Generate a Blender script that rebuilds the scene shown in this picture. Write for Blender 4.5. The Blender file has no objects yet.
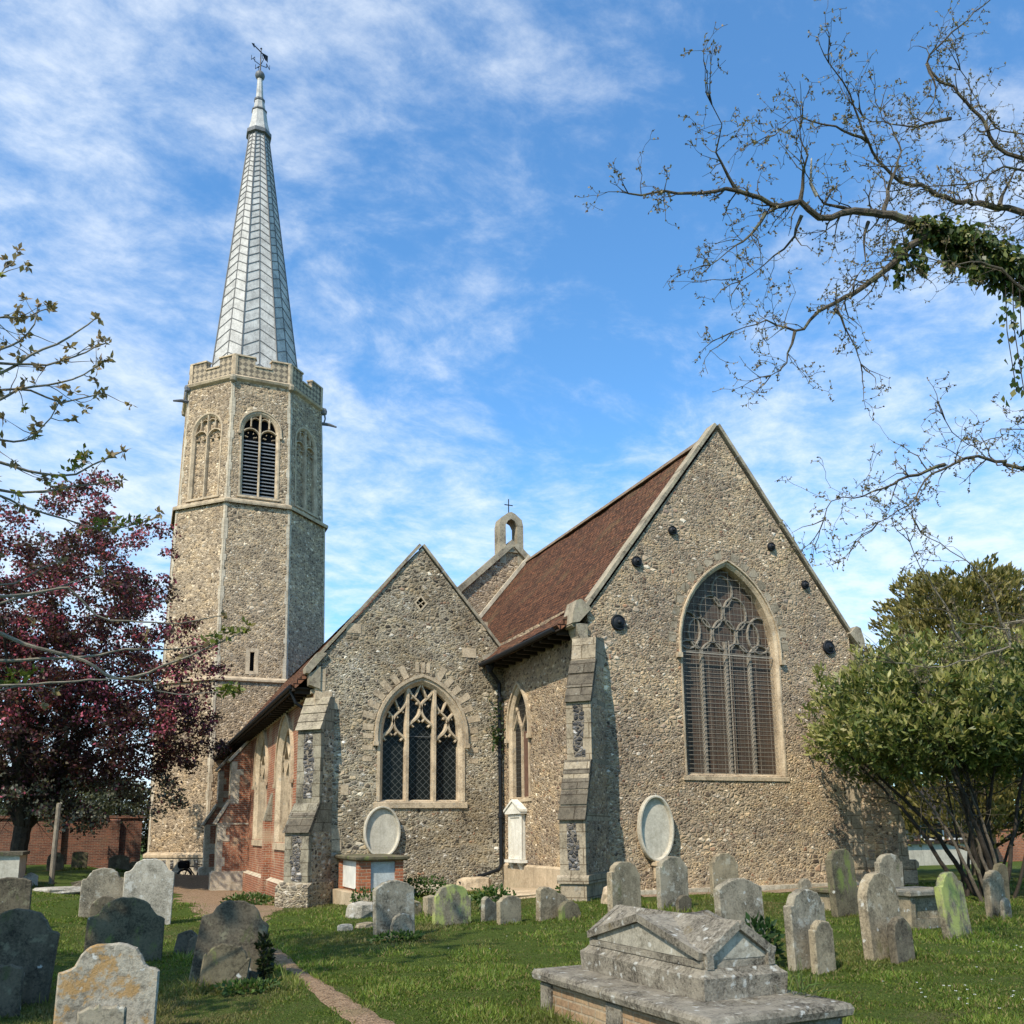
import bpy, math, random
import numpy as np
from mathutils import Vector, Matrix
from mathutils.geometry import tessellate_polygon

R = math.radians
scene = bpy.context.scene
COL = scene.collection

# ------------------------------------------------------------------ camera
cam_d = bpy.data.cameras.new("camera")
cam = bpy.data.objects.new("camera", cam_d)
COL.objects.link(cam)
scene.camera = cam
cam_d.sensor_fit = 'HORIZONTAL'
cam_d.sensor_width = 36.0
cam_d.lens = 36.0 * 900.0 / 1024.0
cam_d.shift_y = (670.0 - 512.0) / 1024.0
cam_d.clip_start = 0.05
cam_d.clip_end = 4000.0
rt = Vector((0.92275, -0.38527, -0.00984))
up = Vector((-0.05891, -0.16624, 0.98432))
fw = Vector((0.38087, 0.90771, 0.17609))
cam.matrix_world = Matrix(((rt.x, up.x, -fw.x, 0.0), (rt.y, up.y, -fw.y, 0.0),
                           (rt.z, up.z, -fw.z, 1.35), (0, 0, 0, 1)))

# ------------------------------------------------------------------ light and sky
SUN_EL, SUN_AZ = R(46), R(36)          # azimuth from south (-X) towards east (-Y)
sun_vec = Vector((-math.cos(SUN_AZ) * math.cos(SUN_EL), -math.sin(SUN_AZ) * math.cos(SUN_EL), math.sin(SUN_EL)))
sd = bpy.data.lights.new("sun", 'SUN')
sd.energy = 4.5
sd.angle = R(0.55)
sd.color = (1.0, 0.91, 0.77)
so = bpy.data.objects.new("sun", sd)
COL.objects.link(so)
so.rotation_euler = sun_vec.to_track_quat('Z', 'Y').to_euler()
so.location = (-30, -20, 40)

scene.view_settings.view_transform = 'Standard'
scene.view_settings.look = 'None'
scene.view_settings.exposure = 0.35
scene.view_settings.gamma = 1.0
scene.cycles.max_bounces = 6
scene.cycles.transparent_max_bounces = 8


# ------------------------------------------------------------------ node helpers
class NT:
    def __init__(self, tree):
        self.t = tree

    def n(self, kind, ins=None, **props):
        nd = self.t.nodes.new(kind)
        for k, v in props.items():
            setattr(nd, k, v)
        for k, v in (ins or {}).items():
            s = nd.inputs[k]
            if hasattr(v, 'node'):
                self.t.links.new(v, s)
            else:
                s.default_value = v
        return nd

    def math(self, op, a, b=0.0, c=None, clamp=False):
        nd = self.n('ShaderNodeMath', {0: a, 1: b}, operation=op, use_clamp=clamp)
        if c is not None:
            if hasattr(c, 'node'):
                self.t.links.new(c, nd.inputs[2])
            else:
                nd.inputs[2].default_value = c
        return nd.outputs[0]

    def mix(self, f, a, b, mode='MIX'):
        nd = self.n('ShaderNodeMix', {0: f}, data_type='RGBA', blend_type=mode)
        for i, v in ((6, a), (7, b)):
            if hasattr(v, 'node'):
                self.t.links.new(v, nd.inputs[i])
            else:
                nd.inputs[i].default_value = (*v, 1.0) if len(v) == 3 else v
        return nd.outputs[2]

    def ramp(self, f, stops, mode='LINEAR'):
        nd = self.n('ShaderNodeValToRGB', {0: f})
        cr = nd.color_ramp
        cr.interpolation = mode
        while len(cr.elements) < len(stops):
            cr.elements.new(0.5)
        for e, (p, c) in zip(cr.elements, stops):
            e.position = p
            e.color = (*c, 1.0) if len(c) == 3 else c
        return nd.outputs[0]

    def step(self, v, lo, hi, a=0.0, b=1.0):
        nd = self.n('ShaderNodeMapRange', {0: v, 1: lo, 2: hi, 3: a, 4: b}, interpolation_type='SMOOTHSTEP')
        return nd.outputs[0]

    def coords(self, scale=(1, 1, 1), kind='Object', rot=(0, 0, 0)):
        tc = self.n('ShaderNodeTexCoord')
        return self.n('ShaderNodeMapping', {0: tc.outputs[kind], 2: rot, 3: scale}).outputs[0]

    def noise(self, vec, scale, detail=4.0, rough=0.55):
        return self.n('ShaderNodeTexNoise', {'Vector': vec, 'Scale': scale, 'Detail': detail, 'Roughness': rough})

    def bump(self, h, strength=0.5, dist=0.03):
        return self.n('ShaderNodeBump', {'Height': h, 'Strength': strength, 'Distance': dist}).outputs[0]


def new_mat(name):
    m = bpy.data.materials.new(name)
    m.use_nodes = True
    m.node_tree.nodes.clear()
    return m, NT(m.node_tree)


def finish(m, T, col, rough=0.9, normal=None, metallic=0.0, spec=0.3, extra=None):
    ins = {'Base Color': col if hasattr(col, 'node') else (*col, 1.0), 'Roughness': rough, 'Metallic': metallic,
           'Specular IOR Level': spec}
    if normal is not None:
        ins['Normal'] = normal
    if extra:
        ins.update(extra)
    b = T.n('ShaderNodeBsdfPrincipled', ins)
    o = T.n('ShaderNodeOutputMaterial', {0: b.outputs[0]})
    return m


# ------------------------------------------------------------------ world: Nishita sky with high thin cloud
w = bpy.data.worlds.new("World")
scene.world = w
w.use_nodes = True
w.node_tree.nodes.clear()
T = NT(w.node_tree)
sky = T.n('ShaderNodeTexSky', sky_type='NISHITA', sun_disc=False)
sky.sun_elevation = SUN_EL
sky.sun_rotation = math.atan2(sun_vec.x, sun_vec.y)
sky.altitude = 20
sky.air_density = 1.0
sky.dust_density = 0.5
sky.ozone_density = 2.0
tc = T.n('ShaderNodeTexCoord')
sep = T.n('ShaderNodeSeparateXYZ', {0: tc.outputs['Generated']})
zz = T.math('ADD', T.math('MAXIMUM', sep.outputs[2], 0.0), 0.16)
px = T.math('DIVIDE', sep.outputs[0], zz)
py = T.math('DIVIDE', sep.outputs[1], zz)
pv = T.n('ShaderNodeCombineXYZ', {0: px, 1: py, 2: 0.0}).outputs[0]
rot = T.n('ShaderNodeMapping', {0: pv, 1: (0.35, 0.2, 0.0), 2: (0, 0, R(-35)), 3: (1.0, 1.2, 1.0)}).outputs[0]
warp = T.n('ShaderNodeVectorMath', {0: rot, 1: T.n('ShaderNodeVectorMath', {0: T.noise(rot, 1.4, 3).outputs['Color'], 'Scale': 0.28}, operation='SCALE').outputs[0]}, operation='ADD').outputs[0]
c1 = T.noise(warp, 0.95, 5, 0.55).outputs[0]
c2 = T.noise(warp, 8.5, 8, 0.66).outputs[0]
cl = T.math('ADD', T.math('MULTIPLY', c1, 0.62), T.math('MULTIPLY', c2, 0.54))
# more veil cloud towards the south-west (left) and low over the horizon
side = T.step(T.math('ADD', T.math('MULTIPLY', sep.outputs[0], -0.92), T.math('MULTIPLY', sep.outputs[1], 0.385)), -0.40, 0.5, -0.04, 0.20)
low = T.step(sep.outputs[2], 0.08, 0.46, 0.12, 0.0)
bank = T.n('ShaderNodeVectorMath', {0: tc.outputs['Generated'], 1: (0.735, 0.585, 0.342)}, operation='DOT_PRODUCT').outputs['Value']
cl = T.math('ADD', T.math('ADD', T.math('ADD', cl, side), low), T.step(bank, 0.93, 0.998, 0.0, 0.24))
cover = T.step(cl, 0.55, 0.95, 0.0, 0.80)
skyc = T.mix(1.0, sky.outputs[0], (0.90, 1.48, 1.78), 'MULTIPLY')
cloudc = T.mix(T.step(c2, 0.3, 0.7), (5.2, 6.1, 7.2), (6.6, 7.1, 7.6))
allc = T.mix(cover, skyc, cloudc)
bg = T.n('ShaderNodeBackground', {0: allc, 1: 0.125})
T.n('ShaderNodeOutputWorld', {0: bg.outputs[0]})


# ------------------------------------------------------------------ materials
def flint(name, sc, stops, mortar, mw=0.10, zs=1.45, bump=0.75, patch=((0.8, 0.78, 0.75), (1.15, 1.1, 1.0)), white=0.0):
    m, T = new_mat(name)
    v = T.coords((sc, sc, sc * zs))
    nz = T.noise(v, 1.3, 2)
    off = T.n('ShaderNodeVectorMath', {0: nz.outputs['Color'], 'Scale': 0.75}, operation='SCALE').outputs[0]
    vv = T.n('ShaderNodeVectorMath', {0: v, 1: off}, operation='ADD').outputs[0]
    va = T.n('ShaderNodeTexVoronoi', {'Vector': vv, 'Scale': 1.0, 'Randomness': 0.95})
    vb = T.n('ShaderNodeTexVoronoi', {'Vector': vv, 'Scale': 1.0, 'Randomness': 0.95}, feature='DISTANCE_TO_EDGE')
    va2 = T.n('ShaderNodeTexVoronoi', {'Vector': vv, 'Scale': 0.62, 'Randomness': 0.9})
    vb2 = T.n('ShaderNodeTexVoronoi', {'Vector': vv, 'Scale': 0.62, 'Randomness': 0.9}, feature='DISTANCE_TO_EDGE')
    pick = T.step(T.noise(T.coords((1, 1, 1.4)), 0.85, 4, 0.6).outputs[0], 0.53, 0.57)
    cellc = T.mix(pick, va.outputs['Color'], va2.outputs['Color'])
    edge = T.math('ADD', T.math('MULTIPLY', vb.outputs['Distance'], T.math('SUBTRACT', 1.0, pick)), T.math('MULTIPLY', vb2.outputs['Distance'], pick))
    sp = T.n('ShaderNodeSeparateColor', {0: cellc})
    col = T.ramp(sp.outputs[0], stops)
    fine = T.noise(T.coords((1, 1, 1)), 60, 3).outputs[0]
    col = T.mix(0.5, col, T.ramp(fine, [(0.3, (0.55, 0.55, 0.55)), (0.7, (1.5, 1.45, 1.4))]), 'MULTIPLY')
    val = T.step(sp.outputs[1], 0.0, 1.0, 0.65, 1.35)
    col = T.mix(1.0, col, T.n('ShaderNodeCombineColor', {0: val, 1: val, 2: val}).outputs[0], 'MULTIPLY')
    mask = T.step(edge, mw * 0.45, mw * 1.5)
    col = T.mix(mask, T.mix(fine, tuple(c * 0.7 for c in mortar), tuple(c * 1.3 for c in mortar)), col)
    big = T.noise(T.coords((1, 1, 1)), 0.55, 5, 0.62).outputs[0]
    col = T.mix(1.0, col, T.ramp(big, [(0.33, patch[0]), (0.68, patch[1])]), 'MULTIPLY')
    mid = T.noise(T.coords((1, 1, 1.7)), 1.9, 6, 0.7).outputs[0]
    col = T.mix(0.85, col, T.ramp(mid, [(0.30, (0.62, 0.60, 0.60)), (0.48, (0.98, 0.98, 1.0)), (0.70, (1.22, 1.12, 0.94))]), 'MULTIPLY')
    run = T.noise(T.coords((5.0, 5.0, 0.5)), 1.0, 4).outputs[0]
    col = T.mix(T.step(run, 0.55, 0.75, 0.0, 0.35), col, T.mix(1.0, col, (0.55, 0.52, 0.48), 'MULTIPLY'))
    hgt = T.math('ADD', T.step(edge, 0.0, 0.28), T.math('MULTIPLY', fine, 0.25))
    hgt = T.math('ADD', hgt, T.math('MULTIPLY', sp.outputs[2], 0.45))
    return finish(m, T, col, 0.78, T.bump(hgt, bump, 0.045), spec=0.35)


def stone(name, base, dark, scale=3.0, lichen=None, lich_amt=0.0, algae=None, algae_amt=0.0, bump=0.5, rough=0.92, spots=0.0, block=None):
    m, T = new_mat(name)
    v = T.coords((1, 1, 1))
    info = T.n('ShaderNodeObjectInfo').outputs['Random']
    v = T.n('ShaderNodeVectorMath', {0: v, 1: T.n('ShaderNodeCombineXYZ', {0: T.math('MULTIPLY', info, 37.0), 1: 0.0, 2: T.math('MULTIPLY', info, 11.0)}).outputs[0]}, operation='ADD').outputs[0]
    a = T.noise(v, scale, 8, 0.72).outputs[0]
    b = T.noise(v, scale * 11, 6, 0.75).outputs[0]
    mixv = T.math('ADD', T.math('MULTIPLY', a, 0.55), T.math('MULTIPLY', b, 0.45))
    col = T.ramp(mixv, [(0.40, dark), (0.52, base), (0.64, tuple(min(1, x * 1.3) for x in base))])
    # rain streaks
    st = T.noise(T.n('ShaderNodeVectorMath', {0: v, 1: (9.0, 9.0, 0.9)}, operation='MULTIPLY').outputs[0], 1.0, 4).outputs[0]
    col = T.mix(T.step(st, 0.5, 0.72, 0.0, 0.45), col, tuple(c * 0.55 for c in base))
    if lichen:
        l1 = T.noise(v, 5.5, 6, 0.7).outputs[0]
        col = T.mix(T.step(l1, 0.60 - lich_amt, 0.70 - lich_amt, 0.0, 0.8), col, lichen)
    if algae:
        l2 = T.noise(T.n('ShaderNodeVectorMath', {0: v, 1: (3.2, 3.2, 1.4)}, operation='MULTIPLY').outputs[0], 1.0, 6, 0.7).outputs[0]
        col = T.mix(T.step(l2, 0.60 - algae_amt, 0.72 - algae_amt, 0.0, 0.85), col, algae)
    if spots > 0:
        vd = T.n('ShaderNodeVectorMath', {0: v, 1: T.n('ShaderNodeVectorMath', {0: T.noise(v, 14, 5, 0.7).outputs['Color'], 'Scale': 0.12}, operation='SCALE').outputs[0]}, operation='ADD').outputs[0]
        vo = T.n('ShaderNodeTexVoronoi', {'Vector': vd, 'Scale': 13.0, 'Randomness': 1.0})
        sel = T.math('GREATER_THAN', T.n('ShaderNodeSeparateColor', {0: vo.outputs['Color']}).outputs[0], 1.0 - spots)
        sp = T.math('MULTIPLY', T.step(T.math('ADD', vo.outputs['Distance'], T.math('MULTIPLY', b, 0.25)), 0.26, 0.50, 0.75, 0.0), sel)
        col = T.mix(sp, col, (0.55, 0.55, 0.5))
    h = T.math('ADD', T.math('MULTIPLY', a, 0.6), b)
    if block:
        bt = T.n('ShaderNodeTexBrick', {'Vector': T.coords((1, 1, 1), 'UV'), 'Color1': (1, 1, 1, 1), 'Color2': (0.72, 0.72, 0.7, 1), 'Mortar': (0.45, 0.42, 0.38, 1), 'Scale': 1.0, 'Mortar Size': 0.012, 'Brick Width': block[0], 'Row Height': block[1]}, offset=0.5)
        col = T.mix(1.0, col, bt.outputs[0], 'MULTIPLY')
        h = T.math('SUBTRACT', h, T.math('MULTIPLY', bt.outputs['Fac'], 1.5))
    return finish(m, T, col, rough, T.bump(h, bump, 0.02), spec=0.2)


def brick(name, c1, c2, mortar, bw=0.225, rh=0.075, patch=None):
    m, T = new_mat(name)
    v = T.coords((1, 1, 1), 'UV')
    wob = T.noise(v, 6, 3).outputs['Color']
    v2 = T.n('ShaderNodeVectorMath', {0: v, 1: T.n('ShaderNodeVectorMath', {0: wob, 'Scale': 0.018}, operation='SCALE').outputs[0]}, operation='ADD').outputs[0]
    bt = T.n('ShaderNodeTexBrick', {'Vector': v2, 'Color1': (*c1, 1), 'Color2': (*c2, 1), 'Mortar': (*mortar, 1), 'Scale': 1.0,
                                    'Mortar Size': 0.010, 'Mortar Smooth': 0.3, 'Bias': 0.0, 'Brick Width': bw, 'Row Height': rh}, offset=0.5)
    o = T.coords((1, 1, 1))
    nz = T.noise(o, 1.1, 6, 0.65).outputs[0]
    fine = T.noise(o, 30, 4).outputs[0]
    col = T.mix(0.6, bt.outputs[0], T.ramp(fine, [(0.3, (0.55, 0.55, 0.55)), (0.7, (1.45, 1.4, 1.35))]), 'MULTIPLY')
    if patch:
        col = T.mix(T.step(nz, 0.52, 0.66, 0.0, 0.7), col, patch)
    col = T.mix(0.7, col, T.ramp(nz, [(0.3, (0.6, 0.58, 0.58)), (0.7, (1.2, 1.15, 1.1))]), 'MULTIPLY')
    h = T.math('SUBTRACT', T.math('MULTIPLY', fine, 0.6), bt.outputs['Fac'])
    return finish(m, T, col, 0.9, T.bump(h, 0.7, 0.015), spec=0.2)


def tiles(name):
    m, T = new_mat(name)
    v = T.coords((1, 1, 1), 'UV')
    wob = T.noise(v, 3, 3).outputs['Color']
    v2 = T.n('ShaderNodeVectorMath', {0: v, 1: T.n('ShaderNodeVectorMath', {0: wob, 'Scale': 0.035}, operation='SCALE').outputs[0]}, operation='ADD').outputs[0]
    bt = T.n('ShaderNodeTexBrick', {'Vector': v2, 'Color1': (0.20, 0.092, 0.052, 1), 'Color2': (0.075, 0.042, 0.029, 1), 'Mortar': (0.016, 0.010, 0.008, 1),
                                    'Scale': 1.0, 'Mortar Size': 0.016, 'Mortar Smooth': 0.5, 'Brick Width': 0.18, 'Row Height': 0.12}, offset=0.5)
    o = T.coords((1, 1, 1))
    n1 = T.noise(o, 0.9, 6, 0.68).outputs[0]
    n2 = T.noise(o, 9, 5, 0.7).outputs[0]
    col = T.mix(0.75, bt.outputs[0], T.ramp(n2, [(0.3, (0.5, 0.5, 0.5)), (0.7, (1.6, 1.5, 1.4))]), 'MULTIPLY')
    col = T.mix(T.step(n1, 0.5, 0.72, 0.0, 0.55), col, (0.17, 0.125, 0.065))
    sp = T.math('FRACT', T.math('DIVIDE', T.n('ShaderNodeSeparateXYZ', {0: v2}).outputs[1], 0.12))
    h = T.math('SUBTRACT', T.math('ADD', T.math('MULTIPLY', n2, 0.7), T.math('MULTIPLY', sp, -0.9)), T.math('MULTIPLY', bt.outputs['Fac'], 0.6))
    return finish(m, T, col, 0.88, T.bump(h, 1.0, 0.06), spec=0.12)


def plain(name, col, rough=0.6, metallic=0.0, spec=0.4, var=0.25, scale=8.0, bump=0.15):
    m, T = new_mat(name)
    v = T.coords((1, 1, 1))
    a = T.noise(v, scale, 5, 0.65).outputs[0]
    c = T.ramp(a, [(0.3, tuple(x * (1 - var) for x in col)), (0.7, tuple(min(1, x * (1 + var)) for x in col))])
    return finish(m, T, c, rough, T.bump(a, bump, 0.01), metallic, spec)


def leafmat(name, rough=0.5, transl=0.35, spec=0.3):
    m, T = new_mat(name)
    at = T.n('ShaderNodeAttribute', attribute_name='Col').outputs['Color']
    b = T.n('ShaderNodeBsdfPrincipled', {'Base Color': at, 'Roughness': rough, 'Specular IOR Level': spec})
    tr = T.n('ShaderNodeBsdfTranslucent', {0: T.mix(1.0, at, (1.2, 1.25, 0.7), 'MULTIPLY')})
    mx = T.n('ShaderNodeMixShader', {0: transl, 1: b.outputs[0], 2: tr.outputs[0]})
    T.n('ShaderNodeOutputMaterial', {0: mx.outputs[0]})
    return m


M = {}
M['flint_chancel'] = flint('flint_chancel', 10.6, [(0.0, (0.085, 0.066, 0.05)), (0.16, (0.22, 0.168, 0.12)), (0.40, (0.35, 0.278, 0.195)), (0.62, (0.44, 0.36, 0.26)), (0.77, (0.29, 0.255, 0.21)), (0.82, (0.25, 0.135, 0.085)), (0.86, (0.37, 0.305, 0.22)), (0.95, (0.54, 0.48, 0.39)), (1.0, (0.66, 0.61, 0.52))], (0.40, 0.33, 0.235), mw=0.11, patch=((0.70, 0.66, 0.64), (1.26, 1.16, 1.0)))
M['flint_aisle'] = flint('flint_aisle', 10.6, [(0.0, (0.05, 0.044, 0.037)), (0.22, (0.14, 0.115, 0.085)), (0.45, (0.27, 0.22, 0.15)), (0.65, (0.38, 0.31, 0.21)), (0.80, (0.28, 0.255, 0.215)), (0.84, (0.26, 0.14, 0.085)), (0.88, (0.35, 0.31, 0.25)), (0.96, (0.56, 0.52, 0.45)), (1.0, (0.72, 0.68, 0.61))], (0.37, 0.32, 0.24), mw=0.11, patch=((0.62, 0.56, 0.46), (1.22, 1.24, 1.2)))
M['flint_tower'] = flint('flint_tower', 7.4, [(0.0, (0.10, 0.078, 0.055)), (0.25, (0.22, 0.17, 0.115)), (0.5, (0.33, 0.26, 0.18)), (0.75, (0.42, 0.34, 0.24)), (0.94, (0.54, 0.46, 0.35)), (1.0, (0.64, 0.58, 0.48))], (0.42, 0.335, 0.23), mw=0.10, zs=1.3, patch=((0.75, 0.72, 0.68), (1.2, 1.15, 1.05)))
M['flint_dark'] = flint('flint_dark', 9.0, [(0.0, (0.02, 0.022, 0.026)), (0.5, (0.06, 0.062, 0.068)), (0.8, (0.14, 0.14, 0.145)), (1.0, (0.5, 0.5, 0.5))], (0.20, 0.175, 0.14), mw=0.07)
M['stone'] = stone('limestone', (0.50, 0.395, 0.265), (0.25, 0.19, 0.125), 2.2, lichen=(0.33, 0.30, 0.24), lich_amt=0.02)
M['stone_block'] = stone('limestone_blocks', (0.37, 0.305, 0.215), (0.15, 0.122, 0.085), 2.2, lichen=(0.33, 0.31, 0.26), lich_amt=0.02, block=(0.55, 0.33))
M['stone_pale'] = stone('pale_dressed_stone', (0.50, 0.43, 0.32), (0.28, 0.23, 0.16), 2.5)
M['stone_weather'] = stone('weathered_stone', (0.155, 0.13, 0.095), (0.05, 0.042, 0.032), 4.0, lichen=(0.24, 0.22, 0.17), lich_amt=0.03, block=(0.7, 0.28), bump=0.7)
M['stone_grey'] = stone('grey_dressed_stone', (0.29, 0.255, 0.185), (0.09, 0.078, 0.058), 2.4, lichen=(0.28, 0.26, 0.2), lich_amt=0.04, block=(0.5, 0.32))
M['tracery_dim'] = stone('muted_tracery', (0.25, 0.22, 0.175), (0.15, 0.13, 0.10), 2.0)  # darker stone tone, muted to sit behind the wire guard
M['coping'] = stone('coping_stone', (0.33, 0.28, 0.20), (0.13, 0.108, 0.078), 2.0, lichen=(0.30, 0.27, 0.17), lich_amt=0.05)
M['plinth_render'] = stone('plinth_render', (0.46, 0.36, 0.24), (0.32, 0.24, 0.15), 1.5)
M['brick_red'] = brick('soft_red_brick', (0.36, 0.125, 0.06), (0.22, 0.085, 0.05), (0.40, 0.31, 0.22), patch=(0.38, 0.30, 0.2))
M['brick_wall'] = brick('garden_wall_brick', (0.26, 0.10, 0.06), (0.12, 0.055, 0.042), (0.24, 0.18, 0.13), patch=(0.11, 0.085, 0.06))
M['brick_tomb'] = brick('tomb_brick', (0.42, 0.15, 0.07), (0.27, 0.10, 0.055), (0.35, 0.25, 0.17))
M['brick_yellow'] = brick('yellow_brick', (0.36, 0.25, 0.145), (0.28, 0.185, 0.11), (0.33, 0.27, 0.19), patch=(0.3, 0.25, 0.17))
M['tile'] = tiles('clay_tile')
M['ridge'] = stone('mossy_ridge', (0.20, 0.14, 0.09), (0.085, 0.06, 0.04), 4.0, lichen=(0.27, 0.235, 0.15), lich_amt=0.08)
M['timber'] = plain('dark_timber', (0.035, 0.026, 0.02), 0.8, spec=0.2)
M['iron'] = plain('black_iron', (0.012, 0.014, 0.017), 0.5, 0.0, 0.22, 0.35, 20)
M['rust'] = plain('rusty_board', (0.12, 0.062, 0.04), 0.8, var=0.3)
M['louvre'] = plain('grey_louvre', (0.14, 0.15, 0.155), 0.6)
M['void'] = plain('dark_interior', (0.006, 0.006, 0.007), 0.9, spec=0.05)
M['lead'] = stone('lead_sheet', (0.47, 0.455, 0.42), (0.27, 0.26, 0.24), 1.6, bump=0.25, rough=0.55)
M['lead_dark'] = stone('dark_lead', (0.15, 0.155, 0.16), (0.08, 0.082, 0.085), 2.0, bump=0.3, rough=0.5)
M['lead_seam'] = plain('lead_seam', (0.11, 0.108, 0.102), 0.5)
M['marble'] = stone('white_marble', (0.70, 0.67, 0.58), (0.56, 0.52, 0.43), 2.0, bump=0.12, rough=0.7)
M['tablet_grey'] = stone('grey_tablet', (0.50, 0.46, 0.37), (0.36, 0.325, 0.25), 2.5, bump=0.15, rough=0.8)
M['slate_panel'] = stone('slate_panel', (0.36, 0.39, 0.38), (0.24, 0.26, 0.25), 3.0, bump=0.15, rough=0.7)
M['white_paint'] = plain('weathered_white_paint', (0.62, 0.60, 0.54), 0.8, var=0.2, scale=3)
M['wire'] = plain('wire_mesh', (0.29, 0.245, 0.185), 0.6, 0.0, 0.4)
M['bark'] = stone('bark', (0.115, 0.095, 0.07), (0.045, 0.036, 0.026), 6.0, lichen=(0.16, 0.16, 0.09), lich_amt=0.06, bump=0.9)
M['bark_dark'] = stone('dark_bark', (0.05, 0.04, 0.03), (0.02, 0.016, 0.012), 6.0, bump=0.9)
M['bark_pale'] = stone('pale_bark', (0.22, 0.19, 0.14), (0.11, 0.095, 0.07), 6.0, bump=0.5)
M['wood_post'] = stone('grey_wood', (0.24, 0.20, 0.145), (0.13, 0.105, 0.075), 5.0, bump=0.5)
M['leaf'] = leafmat('leaf', 0.5, 0.35)
M['leaf_gloss'] = leafmat('glossy_leaf', 0.42, 0.34, 0.3)
M['grass_blade'] = leafmat('grass_blade', 0.55, 0.4, 0.25)
M['gs_grey'] = stone('gravestone_grey', (0.27, 0.235, 0.17), (0.085, 0.075, 0.055), 3.0, lichen=(0.40, 0.385, 0.32), lich_amt=0.05, algae=(0.11, 0.12, 0.055), algae_amt=0.0, spots=0.05)
M['gs_tan'] = stone('gravestone_tan', (0.30, 0.245, 0.16), (0.11, 0.09, 0.06), 3.0, lichen=(0.42, 0.38, 0.29), lich_amt=0.04, algae=(0.14, 0.135, 0.06), algae_amt=0.02, spots=0.04)
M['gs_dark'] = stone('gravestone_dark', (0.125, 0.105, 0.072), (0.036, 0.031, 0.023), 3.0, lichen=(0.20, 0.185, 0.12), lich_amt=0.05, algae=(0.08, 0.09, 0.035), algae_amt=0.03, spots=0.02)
M['gs_moss'] = stone('gravestone_mossy', (0.14, 0.12, 0.075), (0.045, 0.038, 0.025), 3.0, algae=(0.16, 0.20, 0.05), algae_amt=0.06, spots=0.02)
M['gs_lichen'] = stone('gravestone_yellow_lichen', (0.23, 0.20, 0.135), (0.085, 0.072, 0.05), 3.0, algae=(0.34, 0.38, 0.11), algae_amt=0.12)
M['gs_ochre'] = stone('gravestone_ochre_lichen', (0.37, 0.33, 0.255), (0.15, 0.13, 0.095), 2.4, lichen=(0.36, 0.21, 0.07), lich_amt=0.10, spots=0.16, bump=0.8)
M['gs_pale'] = stone('gravestone_pale', (0.38, 0.345, 0.275), (0.16, 0.145, 0.11), 3.0, lichen=(0.5, 0.48, 0.42), lich_amt=0.06, spots=0.08)
M['tomb_stone'] = stone('tomb_stone', (0.27, 0.24, 0.185), (0.045, 0.038, 0.029), 3.6, lichen=(0.45, 0.42, 0.345), lich_amt=0.03, algae=(0.14, 0.105, 0.045), algae_amt=0.02, spots=0.3, bump=1.0)
M['tomb_panel'] = stone('tomb_panel', (0.34, 0.315, 0.25), (0.15, 0.135, 0.10), 4.0, spots=0.1, bump=0.4)


def chequer():
    m, T = new_mat('flushwork_chequer')
    v = T.coords((1, 1, 1), 'UV', (0, 0, R(45)))
    ck = T.n('ShaderNodeTexChecker', {'Vector': v, 'Scale': 4.4, 'Color1': (1, 1, 1, 1), 'Color2': (0, 0, 0, 1)}).outputs['Fac']
    a = T.noise(T.coords((1, 1, 1)), 5, 5, 0.7).outputs[0]
    s = T.ramp(a, [(0.3, (0.27, 0.21, 0.135)), (0.7, (0.46, 0.37, 0.25))])
    f = T.ramp(a, [(0.3, (0.10, 0.08, 0.055)), (0.7, (0.20, 0.165, 0.12))])
    return finish(m, T, T.mix(ck, f, s), 0.85, T.bump(a, 0.5, 0.02))


M['chequer'] = chequer()


def glassmat(name, base, lead_c, scale, rough=0.12, diamond=True, tone=None, spec=0.12):
    m, T = new_mat(name)
    v = T.coords((1, 1, 1), 'UV', (0, 0, R(45) if diamond else 0))
    bt = T.n('ShaderNodeTexBrick', {'Vector': v, 'Color1': (0, 0, 0, 1), 'Color2': (0.25, 0.25, 0.25, 1), 'Mortar': (1, 1, 1, 1), 'Scale': 1.0, 'Mortar Size': 0.007,
                                    'Brick Width': scale, 'Row Height': scale}, offset=0.0)
    nz = T.noise(T.coords((1, 1, 1)), 3.0, 3).outputs[0]
    pane = T.n('ShaderNodeTexVoronoi', {'Vector': v, 'Scale': 1.0 / scale, 'Randomness': 0.0})
    pr = T.n('ShaderNodeSeparateColor', {0: pane.outputs['Color']}).outputs[0]
    c = T.mix(nz, tuple(x * 0.5 for x in base), tuple(x * 1.6 for x in base))
    if tone:
        c = T.mix(T.step(pr, 0.3, 0.9), c, tone)
    c = T.mix(bt.outputs['Fac'], c, lead_c)
    h = T.math('ADD', T.math('MULTIPLY', pr, 0.4), T.math('MULTIPLY', bt.outputs['Fac'], 0.5))
    return finish(m, T, c, rough, T.bump(h, 0.35, 0.01), spec=spec)


M['glass_diamond'] = glassmat('leaded_diamond_glass', (0.010, 0.013, 0.013), (0.085, 0.09, 0.085), 0.135)
M['glass_east'] = glassmat('old_east_glass', (0.070, 0.052, 0.040), (0.13, 0.108, 0.084), 0.115, 0.4, False, (0.085, 0.056, 0.040))
M['glass_plain'] = glassmat('dark_glass', (0.012, 0.012, 0.012), (0.05, 0.05, 0.045), 0.12, 0.2, False)


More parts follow.
